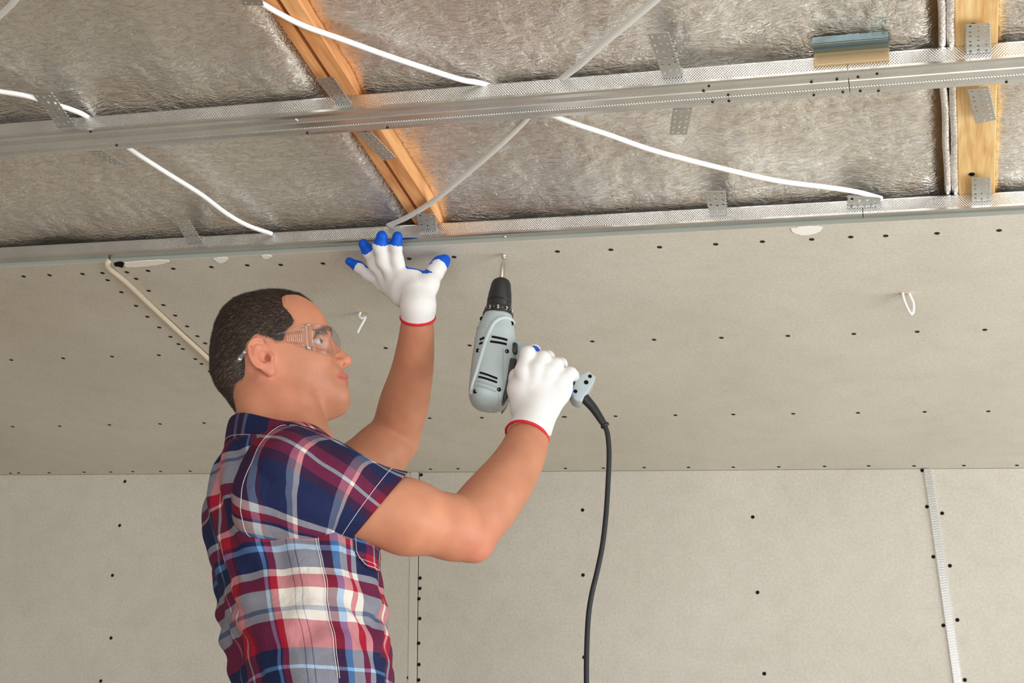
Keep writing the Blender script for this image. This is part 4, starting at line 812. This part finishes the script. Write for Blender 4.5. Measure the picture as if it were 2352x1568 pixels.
# chest pocket on his right breast
def pocket():
    ia, ib = 56, 84; ja, jb = int(180 * .83), int(180 * .93); V = []; UV = []
    g = SV[ia:ib, ja:jb]; cen = SV[ia:ib].mean(1)[:, None]
    out = g - cen; out /= np.linalg.norm(out, axis=2)[..., None]; G = g + out * .0028; m, n = G.shape[:2]
    for i in range(m):
        for j in range(n): UV.append(((ja + j) / 180 * 2 * math.pi * .158 + .03, i * .008))
    F = [(i * n + j, i * n + j + 1, (i + 1) * n + j + 1, (i + 1) * n + j) for i in range(m - 1) for j in range(n - 1) if not (i < 5 and (j < 5 - i or j > n - 7 + i))]
    o = mesh_obj('pocket', G.reshape(-1, 3), F, M['plaid'], shirt, True, UV); G2 = G + out * .0006
    path = [G2[i, 1] for i in range(m - 1, 5, -1)] + [G2[5 - k, 1 + k] for k in range(5)] + [G2[1, j] for j in range(6, n - 6)] + [G2[1 + k, n - 6 + k] for k in range(4)] + [G2[i, n - 2] for i in range(5, m)]; stitch(path, o); return o
pocket()
# trousers and shoes (below the frame, so that the man stands)
tr = [q for q in torso if isinstance(q, RC)][2:]; 
tpr = [EL(hip - UP * .10, TA, (.100, .145, .11), .05)]
for hj, kn, an in (LEGR, LEGL): tpr += [RC(hj - UP * .04, kn, .082, .066, .05), RC(kn, an + UP * .02, .064, .055, .03)]
V, F = surface_nets(tpr, np.min([LEGR[2], LEGL[2], hip], 0) - .25, np.max([LEGR[2], LEGL[2], hip], 0) + .25, .008); mesh_obj('trousers', V, F, M['denim'], person, smooth=True)
for hj, kn, an in (LEGR, LEGL):
    f2 = unit(np.array([FW[0], FW[1], 0])); a0 = an.copy(); a0[2] = .05; V, F = surface_nets([RC(a0 - f2 * .03, a0 + f2 * .14, .046, .040, .03), RC(a0 + np.array([0, 0, .05]), a0, .045, .045, .03), ], a0 - .25, a0 + .25, .006)
    V[:, 2] = np.maximum(V[:, 2], .002); mesh_obj('shoe', V, F, M['shoe'], person, smooth=True)

# ------------------------------------------------------------------ safety glasses
gl = empty('safety_glasses', tuple(HW(740, 790, 0)))
def sheet(name, grid, mat, parent, th=.0016):
    g = np.array(grid); m, n = g.shape[:2]; F = [(i * n + j, i * n + j + 1, (i + 1) * n + j + 1, (i + 1) * n + j) for i in range(m - 1) for j in range(n - 1)]
    o = mesh_obj(name, g.reshape(-1, 3), F, mat, parent, True); s = o.modifiers.new('t', 'SOLIDIFY'); s.thickness = th; s.offset = 0; return o
# wrap lens: from one temple round the face; (px at side view, z)
def lens_row(f):                              # f 0 top .. 1 bottom
    xs = []; 
    for s in np.linspace(-1, 1, 41):
        a = s * math.pi / 2; z = .070 * math.sin(a) * (1 if abs(s) < 1 else 1); c = abs(math.cos(a)) ** .62
        xt, yt = 706 + (764 - 706) * c, 744 + (752 - 744) * c; xb, yb = 712 + (781 - 712) * c, 804 + (818 - 804) * c
        if c > .8: yb -= (c - .8) * 60
        bul = 8 * math.sin(math.pi * f) * c; xs.append(HW(xt * (1 - f) + xb * f + bul, yt * (1 - f) + yb * f, z))
    return xs
G = [lens_row(f) for f in np.linspace(0, 1, 13)]; sheet('lens', G, M['clear'], gl)
mb = MB(); mb.tube(G[0], .0008, 6); mb.tube(G[-1], .0008, 6); o = mb.build('lens_rim', M['clearb'], gl, True)
for s in (-1, 1):
    z0 = s * .0735
    top = [(706, 745), (690, 750), (670, 757), (648, 764), (630, 770)]; bot = [(709, 802), (690, 797), (668, 793), (648, 789), (630, 786)]
    g = [[HW(a[0] * (1 - f) + b[0] * f, a[1] * (1 - f) + b[1] * f, z0 + s * .004 * i / 4) for i, (a, b) in enumerate(zip(top, bot))] for f in np.linspace(0, 1, 6)]
    te = sheet('temple', g, M['clear'], gl); mb = MB(); mb.tube([HW(*p, z0 + s * .001 * i) for i, p in enumerate(top)], .0009, 6); mb.tube([HW(*p, z0 + s * .001 * i) for i, p in enumerate(bot)], .0009, 6); mb.build('temple_edge', M['clearb'], te, True)
    mb = MB()
    for i in range(8): x = 660 + i * 4.6; mb.tube([HW(x, 764 - i * .9, z0 + s * .004), HW(x + .5, 788 + i * .6, z0 + s * .004)], .0008, 5)
    mb.build('grip_ribs', M['clearb'], te, True)
    g = [[HW(px, py + f, s * .081) for px, py in ((630, 772), (612, 776), (594, 783), (576, 797))] for f in np.linspace(0, 9, 3)]; sheet('temple_arm', g, M['clear'], gl)
    g = [[HW(px + f, py + f * .5, s * .078) for px, py in ((568, 800), (560, 812), (552, 822), (545, 832))] for f in np.linspace(-5, 5, 4)]; sheet('temple_tip', g, M['clearb'], gl, .002)
    mb = MB(); mb.tube(crom([HW(703, 745, z0 + s * .003), HW(705, 775, z0 + s * .003), HW(707, 797, z0 + s * .003), HW(713, 804, z0 + s * .002)], 6), .0016, 8); mb.tube([HW(717, 748, z0 * .97), HW(718, 800, z0 * .97)], .0008, 6)
    mb.tube([HW(701, 746, z0 + s * .002), HW(716, 745, z0 * .98)], .0018, 8); mb.tube([HW(704, 798, z0 + s * .002), HW(716, 799, z0 * .98)], .0026, 8); mb.build('hinge', M['clearb'], gl, True)
adopt(gl); tag(gl, 'clear plastic wraparound safety glasses worn over the eyes', 'safety glasses')

# ================================================================== DRILL
T = onz(1158, 583, ZC); AX = np.array([0, 0, -1.0]); vd = unit(ray(1140, 800)); HS = unit(np.cross(AX, vd)); HS = HS if HS @ (R @ [1, 0, 0]) > 0 else -HS; NV = np.cross(AX, HS); NV = NV if NV @ vd < 0 else -NV
def D(px, py): r_ = ray(px, py); k = ((T - O) @ NV) / (r_ @ NV); q = O + r_ * k - T; return np.array([q @ AX, q @ HS])
c3d = lambda x, y: D(x / 3.267 + 1020, y / 3.267 + 560)
def W(t, s, n=0.0): return T + AX * t + HS * s + NV * n
dr = empty('power_drill', tuple(W(.2, 0)))
def lathe(prof, mat, name, flutes=0, fl=(0, 0), parent=dr, n=72):
    m = MB(); m.loft([[W(t, (r * (1 - (.045 if flutes and fl[0] < t < fl[1] and math.cos(flutes * a) > .55 else 0))) * math.cos(a), (r * (1 - (.045 if flutes and fl[0] < t < fl[1] and math.cos(flutes * a) > .55 else 0))) * math.sin(a)) for a in np.linspace(0, 2 * math.pi, n, endpoint=False)] for t, r in prof]); o = m.build(name, mat, parent, True)
    o.modifiers.new('e', 'EDGE_SPLIT').split_angle = .7; return o
tt = lambda y: c3d(450 - 117 * (y - 82) / 1163, y)[0]
lathe([(tt(140), .0030), (tt(150), .0049), (tt(155), .0053), (tt(275), .0053)], M['steel'], 'bit_holder')
lathe([(tt(100), .0012), (tt(104), .0024), (tt(140), .0024)], M['steel'], 'screwdriver_bit')
lathe([(tt(266), .006), (tt(268), .0105), (tt(280), .0145), (tt(300), .0172), (tt(340), .0188), (tt(380), .0205), (tt(432), .0218), (tt(438), .0206)], M['black'], 'chuck', 14, (tt(385), tt(430)))
lathe([(tt(438), .0200), (tt(444), .0218), (tt(490), .0222)], M['black'], 'chuck_sleeve', 14, (tt(446), tt(488)))
lathe([(tt(486), .0200), (tt(490), .0238), (tt(500), .0252), (tt(535), .0272), (tt(550), .0272)], M['black'], 'torque_collar', 30, (tt(488), tt(498)))
# numbers on the torque ring
def digit(txt, ang, parent):
    cu_ = bpy.data.curves.new('dial_number', 'FONT'); cu_.body = txt; cu_.size = .0095; cu_.extrude = .0001; cu_.align_x = 'CENTER'; cu_.align_y = 'CENTER'; o = bpy.data.objects.new('tmp', cu_); COL.objects.link(o); bpy.context.view_layer.update()
    me = bpy.data.meshes.new_from_object(o.evaluated_get(bpy.context.evaluated_depsgraph_get())); bpy.data.objects.remove(o); n_ = NV * math.cos(ang) + HS * math.sin(ang); x_ = HS * math.cos(ang) - NV * math.sin(ang); y_ = -AX
    c = W(tt(519), 0) + n_ * .0268; ob = bpy.data.objects.new('dial_number', me); COL.objects.link(ob); ob.matrix_world = Matrix([[x_[i], y_[i], n_[i], c[i]] for i in range(3)] + [[0, 0, 0, 1]]); me.materials.append(M['ink']); ob.parent = parent
dc = [o for o in bpy.data.objects if o.name == 'torque_collar'][0]
for txt, a in (('3', -.62), ('\u00b7', -.33), ('5', -.04), ('\u00b7', .26), ('7', .56), ('\u00b7', .84), ('9', 1.12), ('\u00b7', -.9), ('1', -1.2)): digit(txt, a, dc)
Ls = np.array([c3d(*p) for p in [(296, 545), (280, 565), (262, 600), (243, 660), (232, 700), (222, 770), (210, 850), (200, 930), (192, 1010), (185, 1090), (187, 1140), (205, 1190), (240, 1225), (290, 1246), (345, 1256)]])
Rs = np.array([c3d(*p) for p in [(508, 550), (516, 575), (526, 640), (533, 700), (540, 740), (545, 820), (540, 900), (525, 980), (511, 1060), (497, 1130), (478, 1188), (452, 1228), (410, 1250), (350, 1257)]])
t0, t1_ = tt(548), min(Ls[-1][0], Rs[-1][0]) - .0005
def edges(t): return np.interp(t, Ls[:, 0], Ls[:, 1]), np.interp(t, Rs[:, 0], Rs[:, 1])
def thick(t): u = (t - t0) / (t1_ - t0); return (.027 + .0085 * min(1, u * 5)) * math.sqrt(max(0.02, 1 - max(0, (u - .82) / .18) ** 2.4))
NE = 2.6
def surf_n(t, s):
    l, r_ = edges(t); c = (l + r_) / 2; a = max((r_ - l) / 2, 1e-4); q = min(abs((s - c) / a), .98); return thick(t) * (1 - q ** NE) ** (1 / NE)
m = MB(); rings = []
for t in np.r_[np.linspace(t0, t0 + (t1_ - t0) * .85, 50), t0 + (t1_ - t0) * (.85 + .15 * np.sin(np.linspace(.05, math.pi / 2, 16)))]:
    l, r_ = edges(t); c = (l + r_) / 2; a = max((r_ - l) / 2, .001); b = thick(t)
    rings.append([W(t, c + a * math.copysign(abs(math.cos(q)) ** (2 / NE), math.cos(q)), b * math.copysign(abs(math.sin(q)) ** (2 / NE), math.sin(q))) for q in np.linspace(0, 2 * math.pi, 72, endpoint=False)])
m.loft(rings); bodyd = m.build('motor_housing', M['grey'], dr, True)
def prism(pts, hn, name, mat, parent, bv=.003, n0=None):
    pts = [c3d(*p) for p in pts]; n = len(pts); V = [W(t, s, hn) for t, s in pts] + [W(t, s, -hn if n0 is None else n0) for t, s in pts]; F = [tuple(range(n)), tuple(range(2 * n - 1, n - 1, -1))] + [(i, i + n, (i + 1) % n + n, (i + 1) % n) for i in range(n)]
    o = mesh_obj(name, V, F, mat, parent); bm = bmesh.new(); bm.from_mesh(o.data); bmesh.ops.recalc_face_normals(bm, faces=bm.faces); bm.to_mesh(o.data); bm.free()
    if bv: bevel(o, bv, 3); o.data.polygons.foreach_set('use_smooth', [True] * len(o.data.polygons)); 
    return o
prism([(462, 912), (500, 902), (538, 905), (522, 985), (508, 1065), (494, 1135), (472, 1190), (448, 1226), (432, 1236), (440, 1140), (452, 1020)], .0290, 'rubber_panel', M['black'], dr, .004)
prism([(505, 790), (520, 782), (540, 786), (546, 800), (545, 850), (538, 864), (515, 866), (502, 850)], .0275, 'direction_switch', M['black'], dr, .003)
prism([(525, 730), (580, 765), (640, 775), (700, 830), (690, 930), (600, 960), (530, 930), (520, 800)], .0180, 'grip_root', M['grey'], dr, .006)
# grip
gp = [c3d(*p) for p in [(560, 900), (680, 945), (800, 985), (900, 1030), (975, 1075), (1020, 1090)]]
m = MB(); rings = []
for i, (t, s) in enumerate(gp):
    a = gp[min(i + 1, len(gp) - 1)] - gp[max(i - 1, 0)]; a = unit(a); pr_ = np.array([a[1], -a[0]]); rw = [.024, .022, .0205, .021, .023, .022][i]
    rings.append([W(t + pr_[0] * rw * math.cos(q), s + pr_[1] * rw * math.cos(q), .0165 * math.sin(q)) for q in np.linspace(0, 2 * math.pi, 28, endpoint=False)])
m.loft(rings); m.build('grip', M['black'], dr, True)
prism([(985, 1014), (1082, 972), (1092, 990), (1134, 1020), (1118, 1062), (1072, 1140), (1048, 1160), (1030, 1208), (1000, 1206), (968, 1190), (944, 1150), (962, 1080)], .0165, 'grip_end', M['grey'], dr, .003)
prism([(560, 985), (600, 960), (640, 975), (690, 1010), (660, 1030)], .007, 'trigger', M['black'], dr, .002)
def slot(a, b, wd, mat=M['dark'], name='vent_slot', lift=.0004):
    (ta, sa), (tb, sb) = c3d(*a), c3d(*b); m = MB(); k = 7
    for i in range(k):
        u0, u1 = i / k, (i + 1.08) / k; q0 = (ta + (tb - ta) * u0, sa + (sb - sa) * u0); q1 = (ta + (tb - ta) * u1, sa + (sb - sa) * u1)
        A0, A1 = W(*q0, surf_n(*q0)), W(*q1, surf_n(*q1)); e1 = (A1 - A0) / 2; e2 = unit(np.cross(NV, e1)) * wd; m.box((A0 + A1) / 2, e1, e2, NV * .0010)
    return m.build(name, mat, bodyd)
slot((352, 757), (467, 778), .0019); slot((340, 792), (462, 810), .0019); slot((264, 768), (298, 760), .0019); slot((260, 800), (284, 794), .0019)
slot((262, 1018), (392, 1068), .0017); slot((252, 1048), (390, 1096), .0017)
gr2 = plain('grey_plastic_shade', lin(150, 160, 160), .5)
slot((240, 1078), (388, 1130), .0014, gr2, 'vent_rib'); slot((232, 1108), (384, 1162), .0014, gr2, 'vent_rib'); slot((440, 845), (432, 1080), .0005, gr2, 'panel_line'); slot((404, 1170), (402, 1240), .0004, gr2, 'panel_line')
ph = [c3d(*p) for p in [(522, 612), (470, 602), (430, 607), (395, 625), (362, 660), (325, 735), (292, 830), (262, 930), (238, 1010), (212, 1090), (200, 1150)]]; ph = crom(ph, 5)
m = MB(); m.tube([W(t, s, surf_n(t, s) - .0008) for t, s in ph], .0038, 10); m.build('trim_rib', plain('grey_plastic_light', lin(178, 188, 188), .38), bodyd, True)
m = MB(); ph2 = crom([c3d(*p) for p in [(250, 655), (285, 660), (320, 684)]], 5); m.tube([W(t, s, surf_n(t, s) - .0012) for t, s in ph2], .0022, 8); m.build('trim_rib', M['grey'], bodyd, True)
for (x, y) in ((281, 592), (503, 634), (252, 846), (465, 861), (406, 1146), (231, 1150)):
    t, s = c3d(x, y); nn_ = surf_n(t, s); m = MB(); m.loft([[W(t + r_ * math.cos(a), s + r_ * math.sin(a), nn_ + h_) for a in np.linspace(0, 2 * math.pi, 16, endpoint=False)] for r_, h_ in ((.0037, -.003), (.0035, .0012), (.0022, .0008), (.001, 0))]); m.build('screw_recess', M['dark'], bodyd, True)
for (x, y, rr) in ((1088, 1020, .0033), (1060, 1065, .0040), (980, 1132, .0033)):
    t, s = c3d(x, y); m = MB(); m.loft([[W(t + r_ * math.cos(a), s + r_ * math.sin(a), .0165 + h_) for a in np.linspace(0, 2 * math.pi, 16, endpoint=False)] for r_, h_ in ((rr, -.003), (rr, .0004), (rr * .5, .0001))]); m.build('screw_recess', M['dark'], dr, True)
# power cord
q0 = c3d(1050, 1150); dq = lambda x, y, n=0: W(*c3d(x, y), n)
cp = [dq(1040, 1140), dq(1075, 1180), dq(1115, 1225), dq(1150, 1275), dq(1185, 1330), dq(1208, 1365)]
m = MB(); m.tube(crom(cp, 6), list(np.linspace(.0092, .0055, 31)), 14); sr_ = m.build('strain_relief', M['rubber'], dr, True)
m = MB(); pp = dq(1207, 1362); ax_ = unit(cp[-1] - cp[-2]); m.tube([pp - ax_ * .002, pp + ax_ * .002], .0078, 14); m.build('strain_relief_ring', M['rubber'], dr, True)
dc_ = float(((cp[-1] - O) @ (R @ [0, 0, 1])))
def pd(px, py): return P(px, py, dc_ - .425 * (py - 975) / FPX * 2.2)
cp2 = [dq(1200, 1352), dq(1212, 1380)] + [pd(*p) for p in [(1396, 1000), (1399, 1040), (1397, 1100), (1392, 1180), (1384, 1250), (1372, 1310), (1360, 1360), (1352, 1410), (1348, 1480), (1347, 1568), (1350, 1700), (1352, 1850)]]
last = cp2[-1].copy(); cp2 += [last - UP * .15, np.array([last[0] + .02, last[1] + .02, .1]), np.array([last[0] + .10, last[1] + .10, .007]), np.array([last[0] + .5, last[1] - .4, .006])]
m = MB(); m.tube(crom(cp2, 8), .0044, 12); m.build('power_cord', M['rubber'], dr, True)
adopt(dr); tag(dr, 'grey and black corded power drill held upright in the right fist against the ceiling', 'drill')
# the screw being driven
m = MB(); m.loft([[W(t, r_ * math.cos(a), r_ * math.sin(a)) for a in np.linspace(0, 2 * math.pi, 20, endpoint=False)] for t, r_ in ((-.012, .0006), (.0, .0016), (tt(84), .0016), (tt(86), .0042), (tt(90), .0046), (tt(94), .0030), (tt(97), .0024), (tt(99), .0042), (tt(106), .0046), (tt(110), .0030))])
tag(m.build('steel_screw', M['steel'], smooth=True), 'bright steel screw on the drill bit being driven into the ceiling board', 'screw')
print('person verts', len(person.data.vertices))
